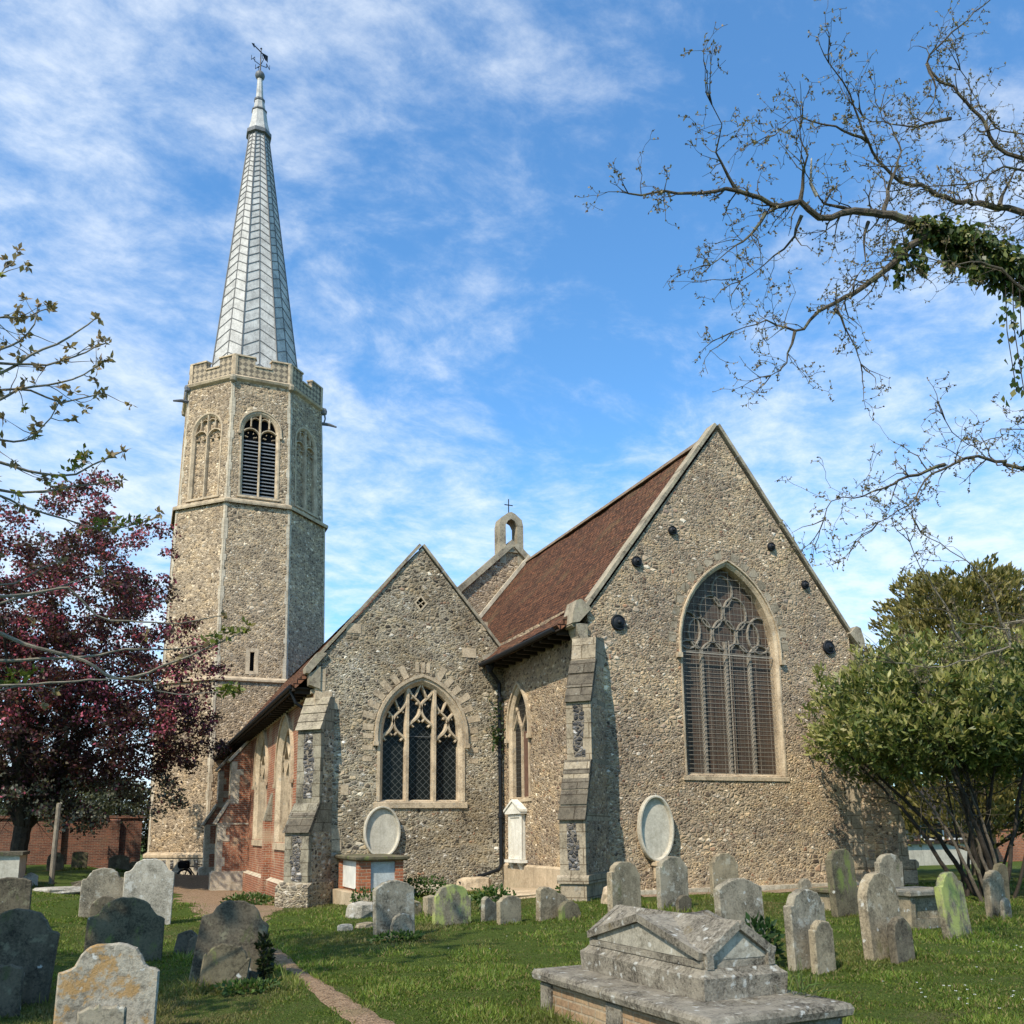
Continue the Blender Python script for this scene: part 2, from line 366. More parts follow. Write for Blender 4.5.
# ------------------------------------------------------------------ mesh builder
class MB:
    """Collects faces (with a material index each) and links them as ONE mesh object."""

    def __init__(self):
        self.v, self.f, self.mi, self.cur = [], [], [], 0

    def poly(self, pts):
        i = len(self.v)
        self.v.extend([tuple(p) for p in pts])
        self.f.append(list(range(i, i + len(pts))))
        self.mi.append(self.cur)

    def prism(self, pts, vec):
        """closed prism: polygon pts swept along vec"""
        a = [Vector(p) for p in pts]
        vec = Vector(vec)
        b = [p + vec for p in a]
        nrm = Vector((0, 0, 0))
        for p, q in zip(a, a[1:] + a[:1]):
            nrm += p.cross(q)
        if nrm.dot(vec) > 0:
            a, b = list(reversed(a)), list(reversed(b))
        self.poly(a)
        self.poly(list(reversed(b)))
        n = len(a)
        for k in range(n):
            j = (k + 1) % n
            self.poly([a[j], a[k], b[k], b[j]])

    def box(self, x0, x1, y0, y1, z0, z1):
        self.prism([(x0, y0, z0), (x1, y0, z0), (x1, y1, z0), (x0, y1, z0)], (0, 0, z1 - z0))

    def obox(self, c, u, v, w):
        c, u, v, w = Vector(c), Vector(u), Vector(v), Vector(w)
        self.prism([c - u - v - w, c + u - v - w, c + u + v - w, c - u + v - w], w * 2)

    def bar(self, a, b, wd, ht=None, upv=(0, 0, 1)):
        a, b = Vector(a), Vector(b)
        d = (b - a)
        ht = ht or wd
        s = d.cross(Vector(upv))
        if s.length < 1e-6:
            s = d.cross(Vector((1, 0, 0)))
        s.normalize()
        t = s.cross(d).normalized()
        self.prism([a - s * wd / 2 - t * ht / 2, a + s * wd / 2 - t * ht / 2, a + s * wd / 2 + t * ht / 2, a - s * wd / 2 + t * ht / 2], d)

    def loft(self, rings, caps=True):
        for r0, r1 in zip(rings, rings[1:]):
            n = len(r0)
            for k in range(n):
                j = (k + 1) % n
                self.poly([r0[k], r0[j], r1[j], r1[k]])
        if caps:
            self.poly(list(reversed(rings[0])))
            self.poly(rings[-1])

    def tube(self, pts, radii, n=6, caps=True):
        pts = [Vector(p) for p in pts]
        if not hasattr(radii, '__len__'):
            radii = [radii] * len(pts)
        rings = []
        ref = None
        for i, p in enumerate(pts):
            d = (pts[min(i + 1, len(pts) - 1)] - pts[max(i - 1, 0)]).normalized()
            if ref is None:
                ref = d.cross(Vector((0, 0, 1)))
                if ref.length < 0.1:
                    ref = d.cross(Vector((1, 0, 0)))
            ref = (ref - d * ref.dot(d)).normalized()
            o = d.cross(ref)
            rings.append([p + (ref * math.cos(2 * math.pi * k / n) + o * math.sin(2 * math.pi * k / n)) * radii[i] for k in range(n)])
        self.loft(rings, caps)

    def lathe(self, c, axis, prof, n=16):
        """prof: (radius, height along axis)"""
        c, axis = Vector(c), Vector(axis).normalized()
        a = axis.cross(Vector((0.3, 0.5, 0.8))).normalized()
        b = axis.cross(a)
        rings = [[c + axis * h + (a * math.cos(2 * math.pi * k / n) + b * math.sin(2 * math.pi * k / n)) * r for k in range(n)] for r, h in prof]
        self.loft(rings)

    def sheet(self, outline, holes, fr, depth=0.0):
        """flat wall face with openings; each opening gets a reveal of the given depth"""
        o, U, V, N = fr
        P = lambda p, d=0.0: o + U * p[0] + V * p[1] + N * d
        loops = [[Vector((p[0], p[1], 0)) for p in outline]] + [[Vector((p[0], p[1], 0)) for p in h] for h in holes]
        flat = [p for lp in loops for p in lp]
        base = len(self.v)
        self.v.extend([tuple(P(p)) for p in flat])
        for t in tessellate_polygon(loops):
            a, b, c = (flat[i] for i in t)
            if (b - a).cross(c - a).z < 0:
                t = (t[0], t[2], t[1])
            self.f.append([base + i for i in t])
            self.mi.append(self.cur)
        if depth:
            for h in holes:
                n = len(h)
                for k in range(n):
                    j = (k + 1) % n
                    self.poly([P(h[k]), P(h[k], -depth), P(h[j], -depth), P(h[j])])

    def ring(self, inner, outer, fr, d0, d1):
        """solid band between two outlines with the same point count, from depth d0 to d1 along N"""
        o, U, V, N = fr
        P = lambda p, d: o + U * p[0] + V * p[1] + N * d
        n = len(inner)
        for k in range(n):
            j = (k + 1) % n
            i0, i1, o0, o1 = inner[k], inner[j], outer[k], outer[j]
            self.poly([P(i0, d1), P(o0, d1), P(o1, d1), P(i1, d1)][::-1])
            self.poly([P(i0, d0), P(i0, d1), P(i1, d1), P(i1, d0)])
            self.poly([P(o0, d1), P(o0, d0), P(o1, d0), P(o1, d1)])
            self.poly([P(i0, d0), P(o0, d0), P(o1, d0), P(i1, d0)])

    def ribbon(self, pts, wd, fr, d0, d1):
        """bar following a 2D polyline in the frame's plane"""
        o, U, V, N = fr
        n = len(pts)
        if n < 2:
            return
        L, Rr = [], []
        for i in range(n):
            a, b = pts[max(i - 1, 0)], pts[min(i + 1, n - 1)]
            dx, dy = b[0] - a[0], b[1] - a[1]
            l = math.hypot(dx, dy) or 1
            nx, ny = -dy / l * wd / 2, dx / l * wd / 2
            L.append((pts[i][0] + nx, pts[i][1] + ny))
            Rr.append((pts[i][0] - nx, pts[i][1] - ny))
        P = lambda p, d: o + U * p[0] + V * p[1] + N * d
        # chamfered section: front edge narrower
        for i in range(n - 1):
            l0, l1, r0, r1 = L[i], L[i + 1], Rr[i], Rr[i + 1]
            m = lambda a, b, t: (a[0] + (b[0] - a[0]) * t, a[1] + (b[1] - a[1]) * t)
            fl0, fr0, fl1, fr1 = m(l0, r0, 0.22), m(l0, r0, 0.78), m(l1, r1, 0.22), m(l1, r1, 0.78)
            dm = d1 - (d1 - d0) * 0.4
            self.poly([P(fr0, d1), P(fr1, d1), P(fl1, d1), P(fl0, d1)])
            self.poly([P(fl0, d1), P(fl1, d1), P(l1, dm), P(l0, dm)])
            self.poly([P(l0, dm), P(l1, dm), P(l1, d0), P(l0, d0)])
            self.poly([P(r0, dm), P(r1, dm), P(fr1, d1), P(fr0, d1)])
            self.poly([P(r0, d0), P(r1, d0), P(r1, dm), P(r0, dm)])
        for i, e in ((0, 1), (n - 1, 0)):
            q = [P(L[i], d0), P(L[i], d1), P(Rr[i], d1), P(Rr[i], d0)]
            self.poly(q if e else q[::-1])

    def build(self, name, mats, parent=None, smooth=False):
        me = bpy.data.meshes.new(name)
        me.from_pydata(self.v, [], self.f)
        if not isinstance(mats, (list, tuple)):
            mats = [mats]
        for m in mats:
            me.materials.append(M[m] if isinstance(m, str) else m)
        me.polygons.foreach_set('material_index', self.mi)
        # UVs in metres: horizontal tangent and up-slope direction of each face
        nl = len(me.loops)
        nrm = np.zeros(len(me.polygons) * 3)
        me.polygons.foreach_get('normal', nrm)
        nrm = nrm.reshape(-1, 3)
        tot = np.zeros(len(me.polygons), dtype=np.int32)
        me.polygons.foreach_get('loop_total', tot)
        fi = np.repeat(np.arange(len(me.polygons)), tot)
        vi = np.zeros(nl, dtype=np.int32)
        me.loops.foreach_get('vertex_index', vi)
        co = np.array(self.v, dtype=float)[vi]
        N = nrm[fi]
        t = np.stack([-N[:, 1], N[:, 0], np.zeros(nl)], 1)
        ln = np.linalg.norm(t, axis=1)
        flat = ln < 0.08
        t[flat] = (1, 0, 0)
        ln[flat] = 1
        t /= ln[:, None]
        b = np.cross(N, t)
        uv = np.stack([(co * t).sum(1), (co * b).sum(1)], 1)
        me.uv_layers.new(name='UVMap').data.foreach_set('uv', uv.ravel())
        if smooth:
            me.polygons.foreach_set('use_smooth', [True] * len(me.polygons))
        me.update()
        o = bpy.data.objects.new(name, me)
        COL.objects.link(o)
        if parent is not None:
            attach(o, parent)
        return o


WORLD = {}


def attach(o, parent):
    o.parent = parent
    o.matrix_parent_inverse = WORLD.get(parent.name, Matrix.Identity(4)).inverted()


def thing(name, label, cat, loc=(0, 0, 0), group=None):
    o = bpy.data.objects.new(name, None)
    COL.objects.link(o)
    o.empty_display_size = 0.3
    o.location = loc
    WORLD[o.name] = Matrix.Translation(loc)
    return tag(o, label, cat, group)


def tag(o, label=None, cat=None, group=None, kind=None):
    if label:
        o['label'] = label
    if cat:
        o['category'] = cat
    if group:
        o['group'] = group
    if kind:
        o['kind'] = kind
    return o


def frame(o, U, V=(0, 0, 1)):
    U = Vector(U).normalized()
    V = Vector(V).normalized()
    return (Vector(o), U, V, U.cross(V).normalized())


def shift(fr, d):
    return (fr[0] + fr[3] * d, fr[1], fr[2], fr[3])


def arch(cu, sill, spring, a, h, n=9):
    """closed outline of a pointed-arch opening: bl, br, then up and round to the left"""
    c = (h * h - a * a) / (2 * a)
    Rr = a + c
    pts = [(cu - a, sill), (cu + a, sill)]
    t1 = math.atan2(h, c)
    for k in range(n + 1):
        t = t1 * k / n
        pts.append((cu - c + Rr * math.cos(t), spring + Rr * math.sin(t)))
    for k in range(1, n + 1):
        t = t1 * (1 - k / n)
        pts.append((cu + c - Rr * math.cos(t), spring + Rr * math.sin(t)))
    return pts


def in_arch(p, cu, sill, spring, a, h):
    u, v = p[0] - cu, p[1]
    if v < sill or abs(u) > a:
        return False
    if v <= spring:
        return True
    c = (h * h - a * a) / (2 * a)
    return math.hypot(abs(u) + c, v - spring) <= a + c


def clipped(pts, test):
    """split a dense polyline into the runs inside the opening"""
    runs, cur = [], []
    for p in pts:
        if test(p):
            cur.append(p)
        else:
            if len(cur) > 1:
                runs.append(cur)
            cur = []
    if len(cur) > 1:
        runs.append(cur)
    return runs


def dense(pts, step=0.05):
    out = [pts[0]]
    for a, b in zip(pts, pts[1:]):
        n = max(1, int(math.hypot(b[0] - a[0], b[1] - a[1]) / step))
        for k in range(1, n + 1):
            out.append((a[0] + (b[0] - a[0]) * k / n, a[1] + (b[1] - a[1]) * k / n))
    return out


def bez(p0, p1, p2, p3, n=10):
    out = []
    for k in range(n + 1):
        t = k / n
        s = 1 - t
        out.append(tuple(s ** 3 * p0[i] + 3 * s * s * t * p1[i] + 3 * s * t * t * p2[i] + t ** 3 * p3[i] for i in (0, 1)))
    return out


def arc(cx, cy, rx, ry, t0, t1, n=14):
    return [(cx + rx * math.cos(R(t0 + (t1 - t0) * k / n)), cy + ry * math.sin(R(t0 + (t1 - t0) * k / n))) for k in range(n + 1)]


def voussoirs(par, mat, fr, cu, spring, a, h, inner, outer, num, gap, d, skip=()):
    c = (h * h - a * a) / (2 * a)
    Rr = a + c
    t1 = math.atan2(h, c)
    rnd = random.Random(num)
    for side in (1, -1):
        for k in range(num):
            if (side, k) in skip:
                continue
            t0, te = t1 * (k + gap / 2) / num, t1 * (k + 1 - gap / 2) / num
            oo = outer * rnd.uniform(0.85, 1.12)
            q = []
            for rr, t in ((inner, t0), (oo, t0), (oo, te), (inner, te)):
                u = (Rr + rr) * math.cos(t) - c
                q.append((cu + side * u, spring + (Rr + rr) * math.sin(t)))
            o, U, V, N = fr
            mb = MB()
            mb.prism([o + U * p[0] + V * p[1] for p in q], N * d)
            mb.build('voussoir', mat, par)


# ------------------------------------------------------------------ ground
GP = [(9.5, 16.5, -.06, 3), (13, 15, -.06, 3), (17, 16.5, -.05, 3), (25, 18, -.05, 5), (9.0, 21, -.12, 1.5), (6.6, 21, -.2, 1.5), (4.6, 18.6, -.42, 1.5),
      (3.5, 22.3, -.42, 1.2), (3.2, 18, -.5, 1.6), (2.5, 28, -.64, 3), (2.8, 36, -.8, 3), (2.0, 46, -1.05, 2.5), (-3.4, 38, .0, 4), (-1.5, 24, -.1, 2),
      (-6, 46, .1, 6), (-12, 25, .2, 6), (0, 0, -.32, 4), (5, 7, -.22, 3), (-2, 10, -.4, 3), (0.4, 16, -.46, 2.5), (.8, 21, -.53, 1.5), (5, 13, -.25, 3),
      (9, 10, -.12, 3), (14, 9, -.1, 4), (40, 40, -.3, 14), (-40, 60, .1, 20), (60, 0, -.3, 20), (-30, 0, -.2, 15), (0, -40, -.3, 20), (20, 90, -1.0, 25)]


def ground(x, y):
    x = np.asarray(x, float)
    y = np.asarray(y, float)
    s = w = 0
    for a, b, z, r in GP:
        k = 1 / (((x - a) ** 2 + (y - b) ** 2) / (r * r) + .3) ** 2
        w = w + k
        s = s + k * z
    return s / w + 0.018 * np.sin(x * 1.7 + 0.6 * y) * np.sin(y * 1.3 - 0.4 * x)


def gz(x, y):
    return float(ground(x, y))


def axis(lo, hi, fine0, fine1, step):
    a = list(np.arange(fine0, fine1, step))
    s, p = step, fine1
    while p < hi:
        a.append(p)
        s *= 1.25
        p += s
    a.append(hi)
    s, p, l = step, fine0, []
    while p > lo:
        s *= 1.25
        p -= s
        l.append(max(p, lo))
    return np.array(sorted(set(l + a)))


gx, gy = axis(-900, 1200, -8, 24, 0.3), axis(-60, 1600, 2, 50, 0.3)
X, Y = np.meshgrid(gx, gy)
Z = ground(X, Y)
nx, ny = len(gx), len(gy)
me = bpy.data.meshes.new('lawn')
idx = np.arange(nx * ny).reshape(ny, nx)
F = np.stack([idx[:-1, :-1], idx[:-1, 1:], idx[1:, 1:], idx[1:, :-1]], -1).reshape(-1, 4)
me.from_pydata(np.stack([X, Y, Z], -1).reshape(-1, 3).tolist(), [], F.tolist())
me.polygons.foreach_set('use_smooth', [True] * len(me.polygons))


def lawnmat():
    m, T = new_mat('lawn_turf')
    v = T.coords((1, 1, 1))
    a = T.noise(v, 0.55, 6, 0.68).outputs[0]
    b = T.noise(v, 5, 5, 0.7).outputs[0]
    f = T.noise(v, 45, 4, 0.75).outputs[0]
    c = T.ramp(f, [(0.28, (0.030, 0.050, 0.009)), (0.5, (0.075, 0.11, 0.018)), (0.75, (0.14, 0.165, 0.038))])
    c = T.mix(T.step(a, 0.54, 0.70, 0.0, 0.6), c, T.ramp(f, [(0.3, (0.075, 0.065, 0.025)), (0.7, (0.19, 0.165, 0.075))]))
    c = T.mix(T.step(b, 0.6, 0.72, 0.0, 0.5), c, (0.05, 0.04, 0.022))
    h = T.math('ADD', f, T.math('MULTIPLY', b, 0.6))
    return finish(m, T, c, 0.95, T.bump(h, 1.0, 0.05), spec=0.1)


me.materials.append(lawnmat())
lawn = bpy.data.objects.new('lawn', me)
COL.objects.link(lawn)
tag(lawn, kind='structure')


def gravelmat(name, c0, c1, green):
    m, T = new_mat(name)
    v = T.coords((1, 1, 1))
    a = T.noise(v, 1.2, 5, 0.65).outputs[0]
    f = T.noise(v, 38, 5, 0.8).outputs[0]
    vo = T.n('ShaderNodeTexVoronoi', {'Vector': v, 'Scale': 42.0})
    sp = T.n('ShaderNodeSeparateColor', {0: vo.outputs['Color']}).outputs[0]
    c = T.ramp(T.math('ADD', T.math('MULTIPLY', f, 0.6), T.math('MULTIPLY', sp, 0.4)), [(0.25, c0), (0.7, c1)])
    c = T.mix(T.step(a, 0.55, 0.7, 0.0, 0.65), c, green)
    return finish(m, T, c, 0.95, T.bump(T.math('ADD', f, vo.outputs['Distance']), 0.9, 0.03), spec=0.1)


M['gravel'] = gravelmat('gravel', (0.15, 0.095, 0.055), (0.42, 0.29, 0.18), (0.22, 0.175, 0.085))
M['soil'] = gravelmat('bare_soil', (0.22, 0.15, 0.095), (0.42, 0.31, 0.205), (0.2, 0.15, 0.09))


def strip(name, pts, mat, lift, seed):
    """ground strip along (x, y, half width) with ragged edges"""
    rnd = random.Random(seed)
    P = []
    for (a, b) in zip(pts, pts[1:]):
        n = max(2, int(math.hypot(b[0] - a[0], b[1] - a[1]) / 0.22))
        for k in range(n):
            t = k / n
            P.append(tuple(a[i] + (b[i] - a[i]) * t for i in range(3)))
    P.append(pts[-1])
    mb = MB()
    rows = []
    for i, p in enumerate(P):
        a, b = P[max(0, i - 1)], P[min(len(P) - 1, i + 1)]
        d = Vector((b[0] - a[0], b[1] - a[1], 0)).normalized()
        s = Vector((-d.y, d.x, 0))
        wl, wr = p[2] * rnd.uniform(0.8, 1.15), p[2] * rnd.uniform(0.8, 1.15)
        row = []
        for t in (-wl, -wl * .5, 0, wr * .5, wr):
            q = Vector((p[0], p[1], 0)) + s * t
            row.append((q.x, q.y, gz(q.x, q.y) + lift * (0.25 if abs(t) in (wl, wr) else 1)))
        rows.append(row)
    for r0, r1 in zip(rows, rows[1:]):
        for k in range(4):
            mb.poly([r0[k + 1], r0[k], r1[k], r1[k + 1]])
    o = mb.build(name, mat, None, True)
    tag(o, kind='structure')
    return o


PATH = [(1.99, 3.5, .15), (2.0, 7.9, .15), (1.98, 9.6, .13), (1.93, 11.8, .115), (2.0, 14.8, .11), (2.1, 18.2, .22)]
YARD = [(2.1, 18.2, .3), (2.2, 20.5, .7), (2.5, 23, 1.0), (2.7, 27, 1.25), (2.75, 33, 1.3), (2.6, 40, 1.5), (2.2, 46.9, 2.0)]
strip('path', PATH, 'gravel', 0.02, 1)
strip('gravel_yard', YARD, 'gravel', 0.024, 2)
strip('soil_border', [(10.2, 17.35, .22), (12.5, 17.3, .3), (15, 17.3, .36), (17.4, 17.3, .3)], 'soil', 0.03, 3)
strip('soil_margin', [(6.8, 22.5, .3), (8.0, 22.4, .35), (8.9, 21.6, .3), (9.0, 20.0, .3), (8.9, 18.8, .25)], 'soil', 0.03, 4)


# ================================================================== the church
CH = thing('church', 'flint church with steep tiled roofs and an octagonal tower carrying a tall grey lead spire', 'church', (9, 25, 0))
EF = frame((0, 17.89, 0), (1, 0, 0))           # chancel east face: u = x
SF = frame((9.4, 0, 0), (0, -1, 0))            # chancel south face: u = -y
AF = frame((0, 23.08, 0), (1, 0, 0))           # aisle east face
AS = frame((4.2, 0, 0), (0, -1, 0))            # aisle south face

# --- chancel walls with the two window openings
EW = (13.33, 2.60, 5.72, 1.42, 2.15)           # east window: centre, sill, spring, half width, rise
SW = (-21.93, 2.2, 4.05, 0.62, 1.1)
mb = MB()
mb.sheet([(9.4, -.6), (17.1, -.6), (17.1, 6.3), (13.25, 11.42), (9.4, 6.3)], [arch(*EW)], EF, 0.32)
mb.sheet([(-30.0, -.6), (-17.89, -.6), (-17.89, 6.6), (-30.0, 6.6)], [arch(*SW)], SF, 0.34)
mb.poly([(17.1, 17.89, -.6), (17.1, 30, -.6), (17.1, 30, 6.6), (17.1, 17.89, 6.3)])
ch_wall = mb.build('chancel_wall', 'flint_chancel', CH)

# plinth rendering on the south wall
mb = MB()
mb.box(9.33, 9.399, 18.6, 23.07, -.6, 0.45)
mb.prism([(9.33, 18.6, .45), (9.399, 18.6, .45), (9.399, 18.6, .5)], (0, 4.47, 0))
mb.build('plinth', 'plinth_render', CH)
mb = MB()
mb.box(10.4, 16.9, 17.72, 17.888, -.5, 0.03)
mb.build('footing', 'stone_pale', CH)


def pointed_window(name, fr, prm, mat, ring_w, proud, depth, label=None, sill_h=0.12, sill_out=0.05, hood=True, splay=0.11, hood_w=0.08):
    """stone frame, sill and hood mould of one pointed window"""
    cu, sill, spring, a, h = prm
    mb = MB()
    inner, outer = arch(cu, sill, spring, a - ring_w * .55, h - ring_w * .62), arch(cu, sill - .001, spring, a + ring_w * .45, h + ring_w * .5)
    inner[0] = (inner[0][0], sill)
    inner[1] = (inner[1][0], sill)
    # jambs and arch only (no bar along the sill)
    o, U, V, N = fr
    P = lambda p, d: o + U * p[0] + V * p[1] + N * d
    mid = [((i[0] * .45 + q[0] * .55), (i[1] * .45 + q[1] * .55)) for i, q in zip(inner, outer)]
    n = len(inner)
    for k in range(1, n):
        j = (k + 1) % n
        A, B = inner[k], inner[j]
        C, D = mid[k], mid[j]
        E_, F_ = outer[k], outer[j]
        mb.poly([P(C, proud), P(E_, proud), P(F_, proud), P(D, proud)][::-1])
        mb.poly([P(A, proud - splay), P(C, proud), P(D, proud), P(B, proud - splay)][::-1])
        mb.poly([P(A, -depth), P(A, proud - splay), P(B, proud - splay), P(B, -depth)])
        mb.poly([P(E_, proud), P(E_, -depth), P(F_, -depth), P(F_, proud)])
    sa = a + ring_w * .45 + .06
    mb.prism([P((cu - sa, sill - sill_h), -depth), P((cu - sa, sill - sill_h), sill_out), P((cu - sa, sill - .03), sill_out), P((cu - sa, sill + .05), -depth * .5), P((cu - sa, sill + .05), -depth)], U * (2 * sa))
    if hood:
        i2, o2 = arch(cu, spring - .25, spring, a + ring_w * .45, h + ring_w * .5), arch(cu, spring - .25, spring, a + ring_w * .45 + hood_w, h + ring_w * .5 + hood_w * 1.1)
        for k in range(1, n):
            j = (k + 1) % n
            if k == 0 or (k == n and j == 0):
                continue
            A, B, C, D = i2[k], i2[j], o2[k], o2[j]
            mb.poly([P(A, proud + .05), P(C, proud + .05), P(D, proud + .05), P(B, proud + .05)][::-1])
            mb.poly([P(A, -.01), P(A, proud + .05), P(B, proud + .05), P(B, -.01)])
            mb.poly([P(C, proud + .05), P(C, -.01), P(D, -.01), P(D, proud + .05)])
        for s in (-1, 1):
            c = P((cu + s * (a + ring_w * .45 + .05), spring - .28), proud + .03)
            mb.obox(c, U * .065, V * .06, N * .05)
    ob = mb.build(name, mat, CH)
    if label:
        ob['label'] = label
    return ob


def pane(name, parent, fr, prm, mat, depth):
    cu, sill, spring, a, h = prm
    mb = MB()
    mb.sheet(arch(cu, sill + .01, spring, a - .02, h - .02), [], shift(fr, -depth))
    return mb.build(name, mat, parent)


# --- great east window
ew = pointed_window('east_window', EF, EW, 'stone', 0.10, 0.015, 0.30, 'tall pointed window behind wire mesh', 0.12, 0.03, True, .06, .035)
cu, sill, spring, a, h = EW
test = lambda p: in_arch(p, cu, sill, spring, a - .02, h - .02)
mb = MB()
for u in (-a / 2, 0, a / 2):
    for r in clipped(dense([(cu + u, sill), (cu + u, spring - .15 if u else spring + .2)]), test):
        mb.ribbon(r, 0.10, EF, -.32, -.18)
q = a / 2
def loops(ccx, ccy, rx, ry, t0=0, t1=360):
    for r in clipped(arc(ccx, ccy, rx, ry, t0, t1, 30), test):
        mb.ribbon(r, 0.05, EF, -.31, -.21)
for k in (-1.5, -.5, .5, 1.5):
    loops(cu + k * q, spring - .22, q * .5, .38, 0, 180)
for k in (-1, 0, 1):
    loops(cu + k * q, spring + .36, q * .47, .40)
for k in (-1.5, 1.5):
    loops(cu + k * q, spring + .42, q * .5, .46)
for k in (-.5, .5):
    loops(cu + k * q, spring + .93, q * .47, .42)
loops(cu, spring + 1.48, q * .42, .40)
mb.build('tracery', 'tracery_dim', ew)
pane('glass', ew, EF, EW, 'glass_east', 0.27)
mb = MB()
step = 0.105
v = sill + .06
while v < spring - .02:
    ln = [P for P in ((cu - a + .10, v), (cu + a - .10, v))]
    o, U, V, N = EF
    mb.bar(o + U * ln[0][0] + V * v - N * .10, o + U * ln[1][0] + V * v - N * .10, .010, .010, (0, 1, 0))
    v += step
while v < spring + h:
    us = [cu - a + .02 * k for k in range(int(2 * a / .02) + 1) if in_arch((cu - a + .02 * k, v), cu, sill, spring, a - .12, h - .14)]
    if len(us) > 3:
        mb.bar(o + U * us[0] + V * v - N * .10, o + U * us[-1] + V * v - N * .10, .007, .007, (0, 1, 0))
    v += step * 1.7
u = -a + .12
while u < a - .1:
    top = spring
    while in_arch((cu + u, top), cu, sill, spring, a - .12, h - .14):
        top += .03
    mb.bar(o + U * (cu + u) + V * (sill + .02) - N * .105, o + U * (cu + u) + V * top - N * .105, .005, .005, (0, 1, 0))
    u += .35
mb.bar(o + U * (cu - a + .08) + V * (spring - .16) - N * .11, o + U * (cu + a - .08) + V * (spring - .16) - N * .11, .03, .03, (0, 1, 0))
mb.bar(o + U * (cu + .03) + V * (sill + .02) - N * .11, o + U * (cu + .03) + V * (spring + .2) - N * .11, .022, .022, (0, 1, 0))
mb.build('wire_guard', 'wire', ew)
mb = MB()
voussoirs(ew, 'stone_block', EF, cu, spring, a, h, .15, .36, 9, .3, .004)

# --- chancel south window (two lights)
sw = pointed_window('side_window', SF, SW, 'stone', 0.15, 0.03, 0.32, 'narrow two-light window with a rusty lower edge', 0.10, 0.03, True, .05, .07)
cu, sill, spring, a, h = SW
test = lambda p: in_arch(p, cu, sill, spring, a, h)
mb = MB()
mb.ribbon([(cu, sill), (cu, spring + .05)], .085, SF, -.30, -.05)
for s in (-1, 1):
    for pts in (bez((cu, spring - .15), (cu + s * .05, spring + .25), (cu + s * .45, spring + .3), (cu + s * .42, spring + .9)),
                bez((cu + s * a, spring - .2), (cu + s * a * .95, spring + .1), (cu + s * a * .55, spring + .1), (cu + s * a * .5, spring + .5)),
                bez((cu, spring - .2), (cu + s * .03, spring + .1), (cu + s * a * .42, spring + .12), (cu + s * a * .5, spring + .5))):
        for r in clipped(pts, test):
            mb.ribbon(r, .075, SF, -.29, -.06)
mb.build('tracery', 'stone', sw)
pane('glass', sw, SF, SW, 'glass_plain', 0.12)
mb = MB()
mb.box(9.52, 9.56, -cu + .04, -cu - (-a) - .02, sill, spring) if False else mb.box(9.50, 9.518, 21.37, 21.88, sill + .02, spring - .1)
mb.build('board', 'rust', sw)

# --- iron tie plates on the east wall
for (x, z, r) in ((10.19, 6.10, .19), (10.74, 7.63, .135), (11.78, 8.53, .115), (14.74, 8.46, .115), (15.75, 7.55, .115), (16.38, 5.94, .18)):
    mb = MB()
    mb.lathe((x, 17.885, z), (0, -1, 0), [(r, 0), (r, .035), (r * .92, .06), (r * .80, .055), (r * .76, .045), (r * .62, .06), (r * .45, .075), (r * .30, .08), (r * .26, .11), (r * .1, .13), (0.001, .13)], 20)
    mb.build('tie_plate', 'iron', CH, True)


# --- roofs
def roof(name, prof, y0, y1, th, mat='tile', label=None):
    """prof: (x, z) along the top surface, eave - ridge - eave; the tiled surface sags and ripples a little"""
    mb = MB()
    ny_ = max(4, int((y1 - y0) / .45))
    for (a, b) in zip(prof, prof[1:]):
        d = Vector((b[0] - a[0], 0, b[1] - a[1]))
        Ln = d.length
        d.normalize()
        n = Vector((-d.z, 0, d.x))
        nx_ = max(1, int(Ln / .45))
        def pt(i, j):
            y = y0 + (y1 - y0) * j / ny_
            f = i / nx_
            w_ = 0.022 * math.sin(y * 1.9 + f * 3 + a[0]) * math.sin(f * Ln * 1.3 + y * .7) + 0.012 * math.sin(y * 5.1 + f * 9) - 0.05 * math.sin(math.pi * (y - y0) / (y1 - y0)) * (1 if Ln > 2 else .3)
            return Vector((a[0], y, a[1])) + d * (Ln * f) + n * w_
        for i in range(nx_):
            for j in range(ny_):
                mb.poly([pt(i, j + 1), pt(i, j), pt(i + 1, j), pt(i + 1, j + 1)][::-1] if n.z > 0 and False else [pt(i, j), pt(i + 1, j), pt(i + 1, j + 1), pt(i, j + 1)][::-1])
        dn = -n * th
        for j in range(ny_):
            mb.poly([pt(0, j), pt(0, j + 1), pt(0, j + 1) + dn, pt(0, j) + dn][::-1])
        mb.poly([pt(0, 0) + dn, pt(nx_, 0) + dn, pt(nx_, ny_) + dn, pt(0, ny_) + dn])
        for j in (0, ny_):
            for i in range(nx_):
                q_ = [pt(i, j), pt(i + 1, j), pt(i + 1, j) + dn, pt(i, j) + dn]
                mb.poly(q_ if j else q_[::-1])
    o = mb.build(name, mat, CH, False)
    if label:
        o['label'] = label
    return o


roof('chancel_roof', [(8.70, 5.98), (9.35, 6.50), (13.25, 11.38), (17.15, 6.50), (17.8, 5.98)], 18.08, 29.98, 0.14)
mb = MB()
for k in range(34):
    y = 18.1 + k * .35
    mb.prism([(13.09, y, 11.27), (13.25, y, 11.47), (13.41, y, 11.27)], (0, .338, 0))
mb.build('ridge_tile', 'ridge', CH)
mb = MB()     # soffit, fascia and rafters of the south eave
mb.box(8.80, 9.398, 18.1, 29.9, 5.93, 5.97)
mb.box(8.77, 8.81, 18.1, 29.9, 5.86, 6.0)
for k in range(24):
    mb.box(8.84, 9.398, 18.3 + k * .48, 18.38 + k * .48, 5.80, 5.93)
mb.build('eaves', 'timber', CH)
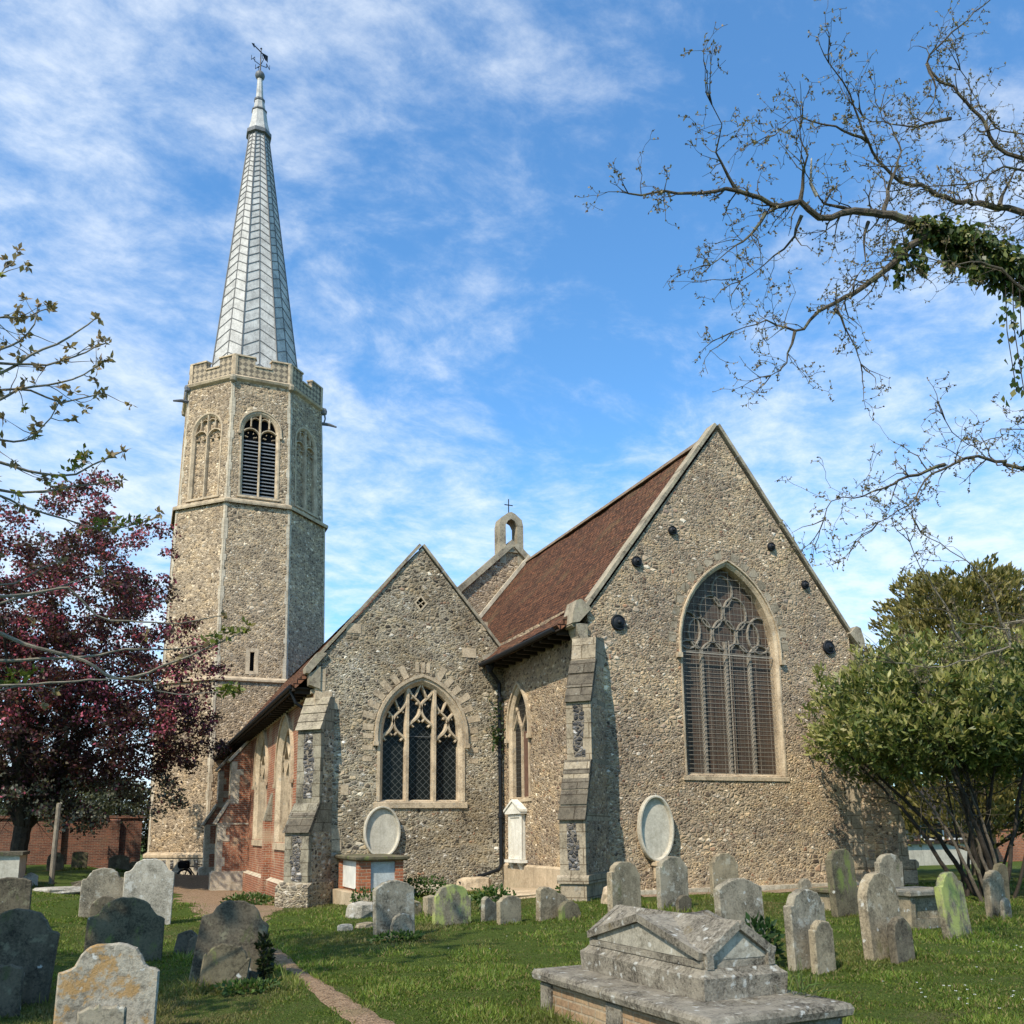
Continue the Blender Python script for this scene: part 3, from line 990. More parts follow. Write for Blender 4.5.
# gable copings with kneelers
def coping(name, pts, y0, y1, wd=.16, mat='coping'):
    mb = MB()
    for a, b in zip(pts, pts[1:]):
        d = Vector((b[0] - a[0], 0, b[1] - a[1])).normalized()
        n = Vector((-d.z, 0, d.x))
        L = math.hypot(b[0] - a[0], b[1] - a[1])
        num = max(1, int(L / .85))
        rnd = random.Random(int(a[0] * 10))
        for k in range(num):
            p = Vector((a[0], 0, a[1])) + d * (L * k / num)
            e = Vector((a[0], 0, a[1])) + d * (L * (k + 1) / num - .006)
            t = wd * rnd.uniform(.93, 1.05)
            yy = y0 - rnd.uniform(0, .012)
            mb.prism([(p.x, yy, p.z), (e.x, yy, e.z), (e.x + n.x * t, yy, e.z + n.z * t), (p.x + n.x * t, yy, p.z + n.z * t)], (0, y1 - yy, 0))
    return mb.build(name, mat, CH)


coping('gable_coping', [(9.02, 5.89), (13.24, 11.53)], 17.84, 18.20, .085)
coping('gable_coping', [(13.26, 11.53), (17.28, 6.16)], 17.84, 18.20, .085)
for s, x in ((-1, 9.4), (1, 17.1)):
    mb = MB()
    X = lambda d: x + s * (d * .66 + .18)
    mb.prism([(X(-.35), 17.78, 6.35), (X(.12), 17.78, 6.02), (X(.40), 17.78, 5.98), (X(.36), 17.78, 6.22), (X(.22), 17.78, 6.52), (X(.02), 17.78, 6.56)], (0, .5, 0))
    mb.prism([(X(-.2), 17.80, 5.55), (X(.05), 17.80, 5.60), (X(.20), 17.80, 5.80), (X(.26), 17.80, 5.985), (X(-.2), 17.80, 5.985)], (0, .42, 0))
    mb.prism([(X(.06), 17.84, 5.35), (X(.16), 17.84, 5.45), (X(.16), 17.84, 5.7), (X(.02), 17.84, 5.62)], (0, .3, 0))
    ob = mb.build('kneeler', 'coping', CH)


# --- buttresses
def buttress(corner, dirv, prof, wd, panels, mats, name='buttress', label=None):
    """prof: (t, z) outline of the side, t = distance out of the corner; panels: (z0, z1, t) flint inlays on the front"""
    mb = MB()
    c = Vector((corner[0], corner[1], 0))
    d = Vector((dirv[0], dirv[1], 0)).normalized()
    s = Vector((-d.y, d.x, 0))
    mb.prism([c + d * t + Vector((0, 0, z)) - s * wd / 2 for t, z in prof], s * wd)
    rnd = random.Random(int(corner[0] * 7))
    for (z0, z1, t0, t1) in panels:
        mb.cur = 1
        z = z0
        while z < z1 - .01:
            hh = min(rnd.uniform(.16, .26), z1 - z)
            w0, w1 = wd * rnd.uniform(.13, .27), wd * rnd.uniform(.13, .27)
            f = (z - z0) / (z1 - z0)
            t = t0 + (t1 - t0) * f + .004
            p = c + d * t + Vector((0, 0, z))
            mb.prism([p - s * w0 - d * .02, p + s * w1 - d * .02, p + s * w1 - d * .02 + Vector((0, 0, hh)), p - s * w0 - d * .02 + Vector((0, 0, hh))], d * .02)
            z += hh
        mb.cur = 0
    return mb, c, d, s


def moulding(mb, c, d, s, t, wd, z0, z1, back):
    mb.prism([c + d * (-back) + Vector((0, 0, z0)) - s * (wd / 2 + .05), c + d * (t + .05) + Vector((0, 0, z0)) - s * (wd / 2 + .05),
              c + d * (t + .05) + Vector((0, 0, z1)) - s * (wd / 2 + .05), c + d * (t + .005) + Vector((0, 0, z1 + .05)) - s * (wd / 2 + .05), c + d * (-back) + Vector((0, 0, z1 + .05)) - s * (wd / 2 + .05)], s * (wd + .1))


D = (-.7071, -.7071)
mb, c, d, s = buttress((9.4, 17.89), D, [(-.6, -.6), (1.42, -.6), (1.42, 1.62), (1.0, 2.78), (.84, 2.84), (.84, 4.14), (.42, 5.05), (.30, 5.62), (-.6, 5.75)], .56,
                       [(.55, 1.5, 1.42, 1.42), (2.9, 4.05, .84, .84)], None)
moulding(mb, c, d, s, 1.42, .58, .28, .40, .2)
mb.cur = 3     # rough flint on the flanks, dressed stone only along the front edges
for sg in (1, -1):
    for (t1, z0, t2, z1) in ((1.30, .48, 1.30, 1.55), (1.26, 1.70, .82, 2.78), (.72, 2.88, .72, 4.08), (.66, 4.2, .30, 4.98)):
        q = [c + d * -.3 + Vector((0, 0, z0)), c + d * t1 + Vector((0, 0, z0)), c + d * t2 + Vector((0, 0, z1)), c + d * -.3 + Vector((0, 0, z1))]
        mb.prism([p_ + s * (sg * .278) for p_ in q], s * (sg * .006))
mb.cur = 2     # weathered sloping set-offs, four courses each
for (ta, za, tb, zb, num) in ((1.47, 1.56, .95, 2.86, 4), (.89, 4.10, .42, 5.12, 3)):
    for k in range(num):
        f0, f1 = k / num, (k + 1) / num - .02
        p0 = c + d * (ta + (tb - ta) * f0 + .02) + Vector((0, 0, za + (zb - za) * f0))
        p1 = c + d * (ta + (tb - ta) * f1) + Vector((0, 0, za + (zb - za) * f1))
        mb.prism([p0 - s * .30, p1 - s * .30, p1 - s * .30 - d * .12, p0 - s * .30 - d * .12], s * .60)
mb.build('buttress', ['stone_block', 'flint_dark', 'stone_weather', 'flint_chancel'], CH)

mb, c, d, s = buttress((17.1, 17.89), (.7071, -.7071), [(-.6, -.6), (1.15, -.6), (1.15, .45), (1.0, .5), (.95, 1.5), (.6, 2.6), (.55, 4.0), (.2, 5.2), (-.6, 5.4)], .7, [], None)
mb.cur = 2
mb.cur = 1
p = c + Vector((0, 0, -.4))
mb.prism([p - s * .355 + d * .0, p - s * .355 + d * .78, p - s * .355 + d * .78 + Vector((0, 0, 1.9)), p - s * .355 + d * .5 + Vector((0, 0, 2.8)), p - s * .355 + d * .0 + Vector((0, 0, 4.5))], s * .02)
mb.cur = 0
moulding(mb, c, d, s, 1.15, .7, .38, .5, .2)
mb.build('buttress', ['stone_block', 'flint_chancel', 'stone_weather'], CH)

# --- south aisle / chapel: east gable and long south wall
AW = (7.05, 2.14, 3.92, 1.14, 1.46)
mb = MB()
mb.sheet([(4.2, -1.3), (9.4, -1.3), (9.4, 6.28), (7.0, 9.12), (4.2, 5.72)], [arch(*AW), [(6.86, 7.53), (6.99, 7.36), (7.12, 7.53), (6.99, 7.70)]], AF, 0.34)
a_wall = mb.build('aisle_gable_wall', 'flint_aisle', CH)
A1 = (-33.2, 1.15, 3.3, 1.45, 1.65)
A2 = (-27.8, 1.08, 3.1, 1.40, 1.62)
mb = MB()
mb.sheet([(-47.4, -1.6), (-23.08, -1.6), (-23.08, 5.3), (-47.4, 5.3)], [arch(*A1), arch(*A2)], AS, 0.55)
mb.build('aisle_side_wall', 'brick_red', CH)
mb = MB()     # brick plinth with stone top, cornice band under the eave
mb.cur = 1
for (y0, y1) in ((23.9, 30.05), (30.75, 36.45), (37.2, 41.9), (42.7, 47.3)):
    mb.prism([(4.05, y0, -.10), (4.199, y0, -.02), (4.199, y0, -.10)], (0, y1 - y0, 0))
    mb.cur = 0
    mb.box(4.06, 4.199, y0, y1, -1.4, -.101)
    mb.cur = 1
mb.box(4.12, 4.199, 23.3, 47.3, 4.92, 5.02)
mb.build('plinth', ['brick_red', 'stone_pale'], CH)
# quoins of the aisle's corner
rnd = random.Random(5)
z = 1.6
while z < 5.3:
    hh = rnd.uniform(.22, .34)
    lx = rnd.choice((.24, .42))
    mb = MB()
    mb.box(4.185, 4.2 + lx, 23.065, 23.3, z, z + hh - .012)
    mb.build('quoin', 'stone', CH)
    z += hh
for (z, x0, x1) in ((6.55, 4.95, 5.35), (6.1, 8.2, 8.6), (6.9, 8.75, 8.95), (2.3, 4.9, 5.1), (1.2, 4.6, 4.9), (.9, 4.7, 4.95), (4.5, 4.6, 4.8)):
    mb = MB()
    mb.box(x0, x1, 23.068, 23.2, z, z + .26)
    mb.build('quoin', 'stone', CH)

aw = pointed_window('aisle_window', AF, AW, 'stone', 0.17, 0.03, 0.32, 'three-light window with pale flowing tracery', 0.17, 0.05)
cu, sill, spring, a, h = AW
test = lambda p: in_arch(p, cu, sill, spring, a - .03, h - .03)
mb = MB()
lw = 2 * a / 3
for u in (-lw / 2, lw / 2):
    for r in clipped(dense([(cu + u, sill), (cu + u, spring + h)]), test):
        mb.ribbon(r, .125, AF, -.30, -.04)
for k in (-1, 0, 1):
    c0 = cu + k * lw
    base = spring - .28 + (0.38 if k == 0 else 0)
    top = base + .62
    hw = lw / 2
    for s_ in (-1, 1):
        og = bez((c0 + s_ * hw, base), (c0 + s_ * hw * .95, base + .30), (c0 + s_ * hw * .12, base + .22), (c0, top), 12)
        br = bez((c0, top), (c0 + s_ * hw * .05, top + .28), (c0 + s_ * hw * .75, top + .20), (c0 + s_ * hw * .98, top + .62), 12)
        br2 = bez((c0 + s_ * hw * .42, top + .30), (c0 + s_ * hw * .2, top + .5), (c0 + s_ * hw * .1, top + .55), (c0, top + .72), 8)
        for pts in ((og, .095), (br, .08), (br2, .062)):
            for r in clipped(pts[0], test):
                mb.ribbon(r, pts[1], AF, -.28, -.08)
        for pts in (og, br):      # cusps
            for i in (4, 8):
                p = pts[i]
                sgn = -1 if pts is og else 1
                q = (p[0] - s_ * .085 * (1 if pts is og else -.4), p[1] - .10 * (1 if pts is og else 1))
                if test(p) and test(q):
                    mb.ribbon([p, ((p[0] + q[0]) / 2, (p[1] + q[1]) / 2 - .01), q], .06, AF, -.24, -.10)
mb.build('tracery', 'stone', aw)
pane('glass', aw, AF, AW, 'glass_diamond', 0.24)
mb = MB()
o, U, V, N = AF
for k in (-1, 0, 1):
    mb.bar(o + U * (cu + (k - .43) * lw) + V * (spring - .04) - N * .2, o + U * (cu + (k + .43) * lw) + V * (spring - .04) - N * .2, .018, .018, (0, 1, 0))
mb.build('saddle_bar', 'lead_seam', aw)
mb = MB()
voussoirs(aw, 'stone', AF, cu, spring, a, h, .19, .52, 8, .45, .010, skip=((1, 7), (-1, 7)))
for s_ in (-1, 1):
    for k in range(3):
        x0 = cu + s_ * (a + .20)
        mb = MB()
        mb.prism([(x0, 23.08, spring - .15 - k * .3), (x0 + s_ * .26, 23.08, spring - .15 - k * .3), (x0 + s_ * .26, 23.08, spring - .02 - k * .3), (x0, 23.08, spring - .02 - k * .3)], (0, -.01, 0))
        mb.build('voussoir', 'stone', aw)
for dx in (-.14, .02, .16):
    mb = MB()
    mb.prism([(cu + dx - .05, 23.08, spring + h + .22), (cu + dx + .05, 23.08, spring + h + .22), (cu + dx * 1.1 + .05, 23.08, spring + h + .5), (cu + dx * 1.1 - .05, 23.08, spring + h + .5)], (0, -.01, 0))
    mb.build('voussoir', 'stone', aw)
mb = MB()     # small diamond opening high in the gable
dia = lambda r: [(6.99 - r * .8, 7.53), (6.99, 7.53 - r), (6.99 + r * .8, 7.53), (6.99, 7.53 + r)]
mb.ring(dia(.17), dia(.235), AF, -.1, .015)
mb.ribbon([(6.88, 7.44), (7.10, 7.62)], .035, AF, -.1, -.02)
mb.ribbon([(6.88, 7.62), (7.10, 7.44)], .035, AF, -.1, -.021)
dv = mb.build('diamond_vent', 'stone', CH)
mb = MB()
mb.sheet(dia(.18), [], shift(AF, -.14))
mb.build('louvre', 'void', dv)  # flat near-black sheet painted in for the unlit space, no slats

# aisle side windows: brick surround, stone frame, two mullions
for prm in (A1, A2):
    wn = pointed_window('side_window', AS, prm, 'stone', 0.36, 0.04, 0.52, None, 0.22, 0.06, True, .11)
    cu, sill, spring, a, h = prm
    test = lambda p: in_arch(p, cu, sill, spring, a - .1, h - .1)
    mb = MB()
    for u in (-a / 3, a / 3):
        for r in clipped(dense([(cu + u, sill), (cu + u, spring + .5)]), test):
            mb.ribbon(r, .10, AS, -.50, -.05)
    for k in (-1, 0, 1):
        c0 = cu + k * a * 2 / 3
        for s_ in (-1, 1):
            for pts in (bez((c0 + s_ * a / 3, spring - .1), (c0 + s_ * a / 3, spring + .2), (c0 + s_ * .04, spring + .2), (c0, spring + .45), 8),
                        bez((c0, spring + .45), (c0 + s_ * .05, spring + .7), (c0 + s_ * .4, spring + .7), (c0 + s_ * .45, spring + 1.2), 8)):
                for r in clipped(pts, test):
                    mb.ribbon(r, .09, AS, -.49, -.10)
    mb.build('tracery', 'stone', wn)
    pane('glass', wn, AS, prm, 'glass_plain', 0.45)

# aisle roof, eaves, copings
roof('aisle_roof', [(3.62, 5.12), (4.2, 5.72), (7.0, 9.10), (9.45, 6.12)], 23.27, 47.3, .13)
mb = MB()
mb.box(3.72, 4.198, 23.4, 47.3, 5.03, 5.08)
mb.box(3.66, 3.72, 23.4, 47.3, 4.98, 5.13)
for k in range(48):
    mb.box(3.74, 4.198, 23.5 + k * .49, 23.58 + k * .49, 4.92, 5.03)
mb.build('eaves', 'timber', CH)
mb = MB()
mb.tube([(3.62, 23.5, 5.10), (3.60, 35, 5.08), (3.60, 47.2, 5.06)], .06, 8)
mb.tube([(3.64, 23.7, 5.06), (3.8, 23.7, 4.7), (4.12, 23.72, 4.5), (4.12, 23.72, 3.9)], .045, 8)
mb.build('gutter', 'iron', CH)
coping('gable_coping', [(4.02, 5.55), (6.99, 9.17)], 23.03, 23.42, .075)
coping('gable_coping', [(7.01, 9.17), (9.35, 6.39)], 23.03, 23.42, .075)
mb = MB()
mb.prism([(4.45, 22.98, 5.95), (4.0, 22.98, 5.38), (3.92, 22.98, 5.40), (3.9, 22.98, 5.55), (4.2, 22.98, 5.95)], (0, .4, 0))
mb.prism([(4.02, 23.02, 5.1), (4.3, 23.02, 5.0), (4.3, 23.02, 5.6), (4.0, 23.02, 5.37)], (0, .3, 0))
mb.build('kneeler', 'coping', CH)
mb = MB()     # valley strip where the aisle roof meets the chancel eave
mb.prism([(8.75, 22.9, 6.02), (9.38, 22.9, 6.36), (9.38, 22.9, 6.46), (8.72, 22.9, 6.12)], (0, .3, 0))
mb.build('flashing', 'coping', CH)

mb, c, d, s = buttress((4.2, 23.08), D, [(-.6, -1.2), (.62, -1.2), (.62, 1.42), (.30, 2.05), (.22, 2.1), (.22, 4.0), (-.12, 4.75), (-.6, 4.9)], .70,
                       [(.2, 1.3, .62, .62), (2.2, 3.85, .22, .22)], None)
mb.cur = 3
for (t0, z0, t1, z1) in ((-.5, -.3, .52, 1.38), (-.6, 2.1, .12, 3.95)):
    mb.prism([c + d * t0 + Vector((0, 0, z0)) + s * .351, c + d * t1 + Vector((0, 0, z0)) + s * .351, c + d * (t1 - .03) + Vector((0, 0, z1)) + s * .351, c + d * t0 + Vector((0, 0, z1)) + s * .351], s * .006)
mb.cur = 2
for (ta, za, tb, zb, num) in ((.68, 1.36, .24, 2.1, 2), (.30, 3.92, -.12, 4.82, 4)):
    mb.cur = 4 if num == 2 else 2
    for k in range(num):
        f0, f1 = k / num, (k + 1) / num - .02
        p0 = c + d * (ta + (tb - ta) * f0 + .02) + Vector((0, 0, za + (zb - za) * f0))
        p1 = c + d * (ta + (tb - ta) * f1) + Vector((0, 0, za + (zb - za) * f1))
        mb.prism([p0 - s * .38, p1 - s * .38, p1 - s * .38 - d * .12, p0 - s * .38 - d * .12], s * .76)
mb.cur = 3
p = c + Vector((0, 0, -1.2))
mb.prism([p - s * .47 - d * .3, p - s * .47 + d * .78, p - s * .47 + d * .78 + Vector((0, 0, 1.27)), p - s * .47 + d * .62 + Vector((0, 0, 1.37)), p - s * .47 - d * .3 + Vector((0, 0, 1.37))], s * .94)
mb.build('buttress', ['stone_grey', 'flint_dark', 'coping', 'flint_aisle', 'stone_weather'], CH)

# south buttresses of the aisle: brick sides, stone front edges
for (yb, base) in ((36.5, 0), (42.0, .05)):
    mb = MB()
    prof = [(0, -1.6), (1.12 + base, -1.6), (1.12 + base, 1.75), (.72, 2.5), (.68, 4.15), (0, 4.95)]
    mb.prism([(4.2 - t, yb, z) for t, z in prof], (0, .7, 0))
    mb.cur = 1
    rq = random.Random(int(yb))
    for (t, z0, z1) in ((1.12 + base, -.1, 1.74), (.70, 2.5, 4.12)):
        zz_ = z0
        while zz_ < z1 - .02:
            hh_ = min(rq.uniform(.2, .34), z1 - zz_)
            mb.box(4.2 - t - .012, 4.2 - t + rq.choice((.20, .30, .44)), yb - .012, yb + .712, zz_, zz_ + hh_ - .008)
            zz_ += hh_
    for (t0, z0, t1, z1) in ((1.20 + base, 1.70, .68, 2.62), (.78, 4.10, .0, 5.0)):
        dd = Vector((-(t1 - t0), 0, z1 - z0)).normalized()
        nn = Vector((-dd.z, 0, dd.x))
        a_, b_ = Vector((4.2 - t0, yb - .04, z0)), Vector((4.2 - t1, yb - .04, z1))
        mb.prism([a_, b_, b_ + nn * .09, a_ + nn * .09], (0, .78, 0))
    mb.box(4.2 - 1.30 - base, 4.198, yb - .10, yb + .80, -1.6, -.12)
    mb.prism([(4.2 - 1.30 - base, yb - .10, -.12), (4.198, yb - .10, -.12), (4.198, yb - .1, -.05), (4.2 - 1.2 - base, yb - .1, -.05)], (0, .9, 0))
    mb.box(4.2 - 1.16 - base, 4.198, yb - .03, yb + .73, 1.70, 1.755)
    mb.build('buttress', ['brick_red', 'stone_pale'], CH)
mb = MB()     # slim brick pier with a pointed stone cap between the windows
mb.box(3.98, 4.199, 30.15, 30.65, -1.4, 1.75)
mb.cur = 1
mb.prism([(3.98, 30.13, 1.75), (4.199, 30.13, 1.75), (4.199, 30.13, 2.65)], (0, .54, 0))
mb.build('pier', ['brick_red', 'stone_grey'], CH)

# drain pipe in the corner of aisle and chancel
mb = MB()
mb.tube([(8.86, 22.7, 5.95), (8.95, 22.85, 5.7), (9.25, 22.98, 5.4), (9.27, 22.98, .45)], .055, 8)
for z in (4.9, 3.3, 1.7):
    mb.lathe((9.27, 22.98, z), (0, 0, 1), [(.07, 0), (.075, .02), (.075, .09), (.07, .11)], 8)
mb.lathe((8.86, 22.7, 5.75), (0, 0, 1), [(.06, -.1), (.13, .05), (.13, .22)], 8)
mb.tube([(9.27, 22.98, .46), (9.15, 22.85, .34), (7.9, 22.5, .03)], .05, 8)
dp = mb.build('drainpipe', 'iron', CH)
mb = MB()
mb.tube([(8.72, 18.3, 5.92), (8.70, 23.0, 5.90)], .06, 8)
mb.build('gutter', 'iron', CH)

# --- nave: east gable above the chancel roof, roof behind, bellcote and cross
mb = MB()
mb.prism([(6.0, 30.0, -1), (19.3, 30.0, -1), (19.3, 30.0, 5.5), (18.6, 30, 6.2), (12.65, 30.0, 11.85), (6.8, 30, 6.3), (6.0, 30.0, 5.5)], (0, .55, 0))
mb.build('nave_gable', 'flint_chancel', CH)
coping('gable_coping', [(6.4, 5.95), (12.64, 11.86)], 29.85, 30.65, .22)
coping('gable_coping', [(12.66, 11.86), (18.9, 5.95)], 29.85, 30.65, .22)
roof('nave_roof', [(5.6, 5.0), (12.65, 11.75), (19.7, 5.0)], 30.56, 52, .15)
mb = MB()
mb.box(18.9, 19.2, 30.5, 52, -1, 5.6)
mb.build('nave_wall', 'flint_chancel', CH)
mb = MB()
cx = 12.62
for s_ in (-1, 1):
    x0, x1 = cx + s_ * .235, cx + s_ * .48
    mb.box(min(x0, x1), max(x0, x1), 29.98, 30.52, 11.2, 12.72)
mb.prism([(cx - .48, 29.98, 12.721), (cx - .235, 29.98, 12.721), (cx - .14, 29.98, 12.90), (cx, 29.98, 12.98), (cx + .14, 29.98, 12.90), (cx + .235, 29.98, 12.721), (cx + .48, 29.98, 12.721), (cx + .43, 29.98, 12.98), (cx + .15, 29.98, 13.2), (cx, 29.98, 13.26), (cx - .15, 29.98, 13.2), (cx - .43, 29.98, 12.98)], (0, .54, 0))
mb.prism([(cx - .42, 29.92, 11.65), (cx + .42, 29.92, 11.65), (cx, 29.92, 12.16)], (0, .62, 0))
bc = mb.build('bellcote', 'coping', CH)
mb = MB()
mb.bar((cx, 30.25, 13.2), (cx, 30.25, 13.86), .03)
mb.bar((cx - .17, 30.25, 13.62), (cx + .17, 30.25, 13.62), .03)
mb.build('cross', 'iron', bc)
mb = MB()     # pale mortar fillet where the chancel roof meets the nave gable
for s_ in (-1, 1):
    mb.prism([(13.25 + s_ * 4.3, 29.8, 6.02), (13.25, 29.8, 11.40), (13.25, 29.8, 11.60), (13.25 + s_ * 4.45, 29.8, 6.02)], (0, .19, 0))
mb.build('flashing', 'stone_pale', CH)

# --- octagonal tower
TC = Vector((5.27, 51.3, 0))


def octa(side, z, rotk=0):
    """ring of 8 corners; edge 0 faces east (-Y), then NE ... counter-clockwise seen from above"""
    Rr = side / (2 * math.sin(math.pi / 8))
    lean = -.022 * max(0, z - 24)          # the spire stands slightly out of true
    return [TC + Vector((lean + Rr * math.cos(R(-112.5 + 45 * k)), Rr * math.sin(R(-112.5 + 45 * k)), z)) for k in range(8)]


def tface(s0, z0, s1, z1, k):
    r0, r1 = octa(s0, z0), octa(s1, z1)
    a, b, c_, d_ = r0[k], r0[(k + 1) % 8], r1[(k + 1) % 8], r1[k]
    m0, m1 = (a + b) / 2, (c_ + d_) / 2
    U = (b - a).normalized()
    V = (m1 - m0).normalized()
    return (m0, U, V, U.cross(V)), (b - a).length, (c_ - d_).length, (m1 - m0).length


ST = [(3.66, -2.0, 3.60, 9.0), (3.46, 9.12, 3.32, 18.6), (3.22, 18.75, 3.05, 25.75)]
mb = MB()
for i, (s0, z0, s1, z1) in enumerate(ST):
    for k in range(8):
        fr, w0, w1, hh = tface(s0, z0, s1, z1, k)
        out = [(-w0 / 2, 0), (w0 / 2, 0), (w1 / 2, hh), (-w1 / 2, hh)]
        holes = []
        if i == 2 and k in (0, 1, 7, 6, 2):
            holes = [arch(0, .35, 4.15, .96, 1.02)]
        if i == 1 and k == 0:
            holes = [[(-.22, .35), (.22, .35), (.22, 1.55), (-.22, 1.55)]]
        mb.sheet(out, holes, fr, .26)
mb.build('tower_wall', 'flint_tower', CH)
QB = [MB() for _ in range(8)]     # corner strips of dressed stone
rnd = random.Random(11)
for (s0, z0, s1, z1) in ST:
    z = max(z0, -1.4)
    while z < z1:
        z2 = min(z + rnd.uniform(.3, .5), z1)
        f0, f1 = (z - z0) / (z1 - z0), (z2 - z0) / (z1 - z0)
        ra, rb = octa(s0 + (s1 - s0) * f0, z), octa(s0 + (s1 - s0) * f1, z2)
        wl = rnd.choice((.10, .17))
        for k in range(8):
            for nb in (1, -1):
                nxt = (k + nb) % 8
                pa, pb = ra[k], rb[k]
                da, db = (ra[nxt] - pa).normalized(), (rb[nxt] - pb).normalized()
                out = (pa - TC - Vector((0, 0, pa.z))).normalized()
                n = da.cross(Vector((0, 0, 1)))
                if n.dot(out) < 0:
                    n = -n
                QB[k].prism([pa, pa + da * wl, pb + db * wl, pb], n * .02)
        z = z2 + .008
for qb in QB:
    qb.build('corner_strip', 'stone_pale', CH)


def octring(mb, prof):
    rings = [octa(s_, z) for s_, z in prof]
    mb.loft(rings, False)


mb = MB()
octring(mb, [(3.45, 18.52), (3.47, 18.60), (3.47, 18.70), (3.30, 18.82), (3.20, 18.82)])
mb.build('string_course', 'stone', CH)
mb = MB()
octring(mb, [(3.60, 8.95), (3.70, 9.0), (3.70, 9.1), (3.52, 9.24), (3.40, 9.24)])
mb.build('string_course', 'stone', CH)
mb = MB()
octring(mb, [(3.05, 25.62), (3.18, 25.72), (3.22, 25.84), (3.12, 25.95), (3.0, 25.95)])
mb.build('string_course', 'stone', CH)
mb = MB()
octring(mb, [(3.66, .18), (3.82, .22), (3.82, .34), (3.62, .5)])
mb.build('string_course', 'stone', CH)
# base course with flushwork panels
mb = MB()
octring(mb, [(3.90, -2.0), (3.90, -.45), (3.78, -.40), (3.78, .18)])
mb.cur = 1
for k in (0, 7, 6):
    fr, w0, w1, hh = tface(3.78, -.40, 3.78, .18, k)
    for j in range(7):
        u = -w0 / 2 + .3 + j * .5
        o, U, V, N = fr
        mb.prism([o + U * (u - .11) + V * .06, o + U * (u + .11) + V * .06, o + U * (u + .11) + V * .5, o + U * (u - .11) + V * .5], N * .006)
mb.build('plinth', ['stone_pale', 'flint_dark'], CH)

# belfry windows: louvred to the east, blind with flint filling elsewhere
for k in (0, 1, 7, 6, 2):
    fr, w0, w1, hh = tface(*ST[2], k)
    prm = (0, .35, 4.15, .96, 1.02)
    o, U, V, N = fr
    cu, sill, spring, a, h = prm
    wn = pointed_window('belfry_window', fr, prm, 'stone', .20, .03, .24, 'belfry window with grey louvres' if k == 0 else 'blind belfry window filled with flint', .14, .06, k == 0)
    test = lambda p: in_arch(p, cu, sill, spring, a - .05, h - .05)
    mb = MB()
    for r in clipped(dense([(0, sill), (0, spring + h)]), test):
        mb.ribbon(r, .12, fr, -.22, .0)
    for s_ in (-1, 1):
        c0 = s_ * a / 2
        for pts in (arc(c0, spring - .40, a / 2, .5, 0, 180, 14), [(c0, spring + .2 + .1 * q_) for q_ in range(9)]):
            for r in clipped(pts, test):
                mb.ribbon(r, .085, fr, -.21, -.03)
        for u in (c0 - a / 4, c0 + a / 4):
            for r in clipped(arc(u, spring + .48, a / 4, .26, 0, 180, 10), test):
                mb.ribbon(r, .06, fr, -.2, -.05)
        for e in (-1, 1):
            for (t, zz) in ((.62, .02), (.25, .24)):
                mb.ribbon([(c0 + e * a / 2 * .82 * t * 1.3, spring - .40 + zz), (c0 + e * a / 2 * .30, spring - .40 + zz - .04)], .05, fr, -.18, -.06)
    mb.build('tracery', 'stone', wn)
    if k == 0:
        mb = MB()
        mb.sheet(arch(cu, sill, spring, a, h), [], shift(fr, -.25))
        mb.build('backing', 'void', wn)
        mb = MB()
        for s_ in (-1, 1):
            for j in range(16):
                v = sill + .10 + j * .205
                c_ = o + U * (s_ * a / 2) + V * v - N * .14
                mb.obox(c_, U * (a / 2 - .06), (V * .5 - N * .5).normalized() * .085 if False else (N * -.7 + V * .7) * .085, (N * .7 + V * .7) * .012)
        mb.build('louvre', 'louvre', wn)
    else:
        mb = MB()
        mb.sheet(arch(cu, sill, spring, a, h), [], shift(fr, -.20))
        mb.build('infill', 'flint_tower', wn)
# stair slit
fr, w0, w1, hh = tface(*ST[1], 0)
mb = MB()
o, U, V, N = fr
rect = lambda a, b, c_, d_: [(a, c_), (b, c_), (b, d_), (a, d_)]
mb.ring(rect(-.11, .11, .45, 1.45), rect(-.32, .32, .28, 1.65), fr, -.2, .015)
sl = mb.build('slit_window', 'stone', CH)
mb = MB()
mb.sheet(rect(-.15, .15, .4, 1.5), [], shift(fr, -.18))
mb.build('glass', 'void', sl)  # near-black sheet painted in for the dark stair inside

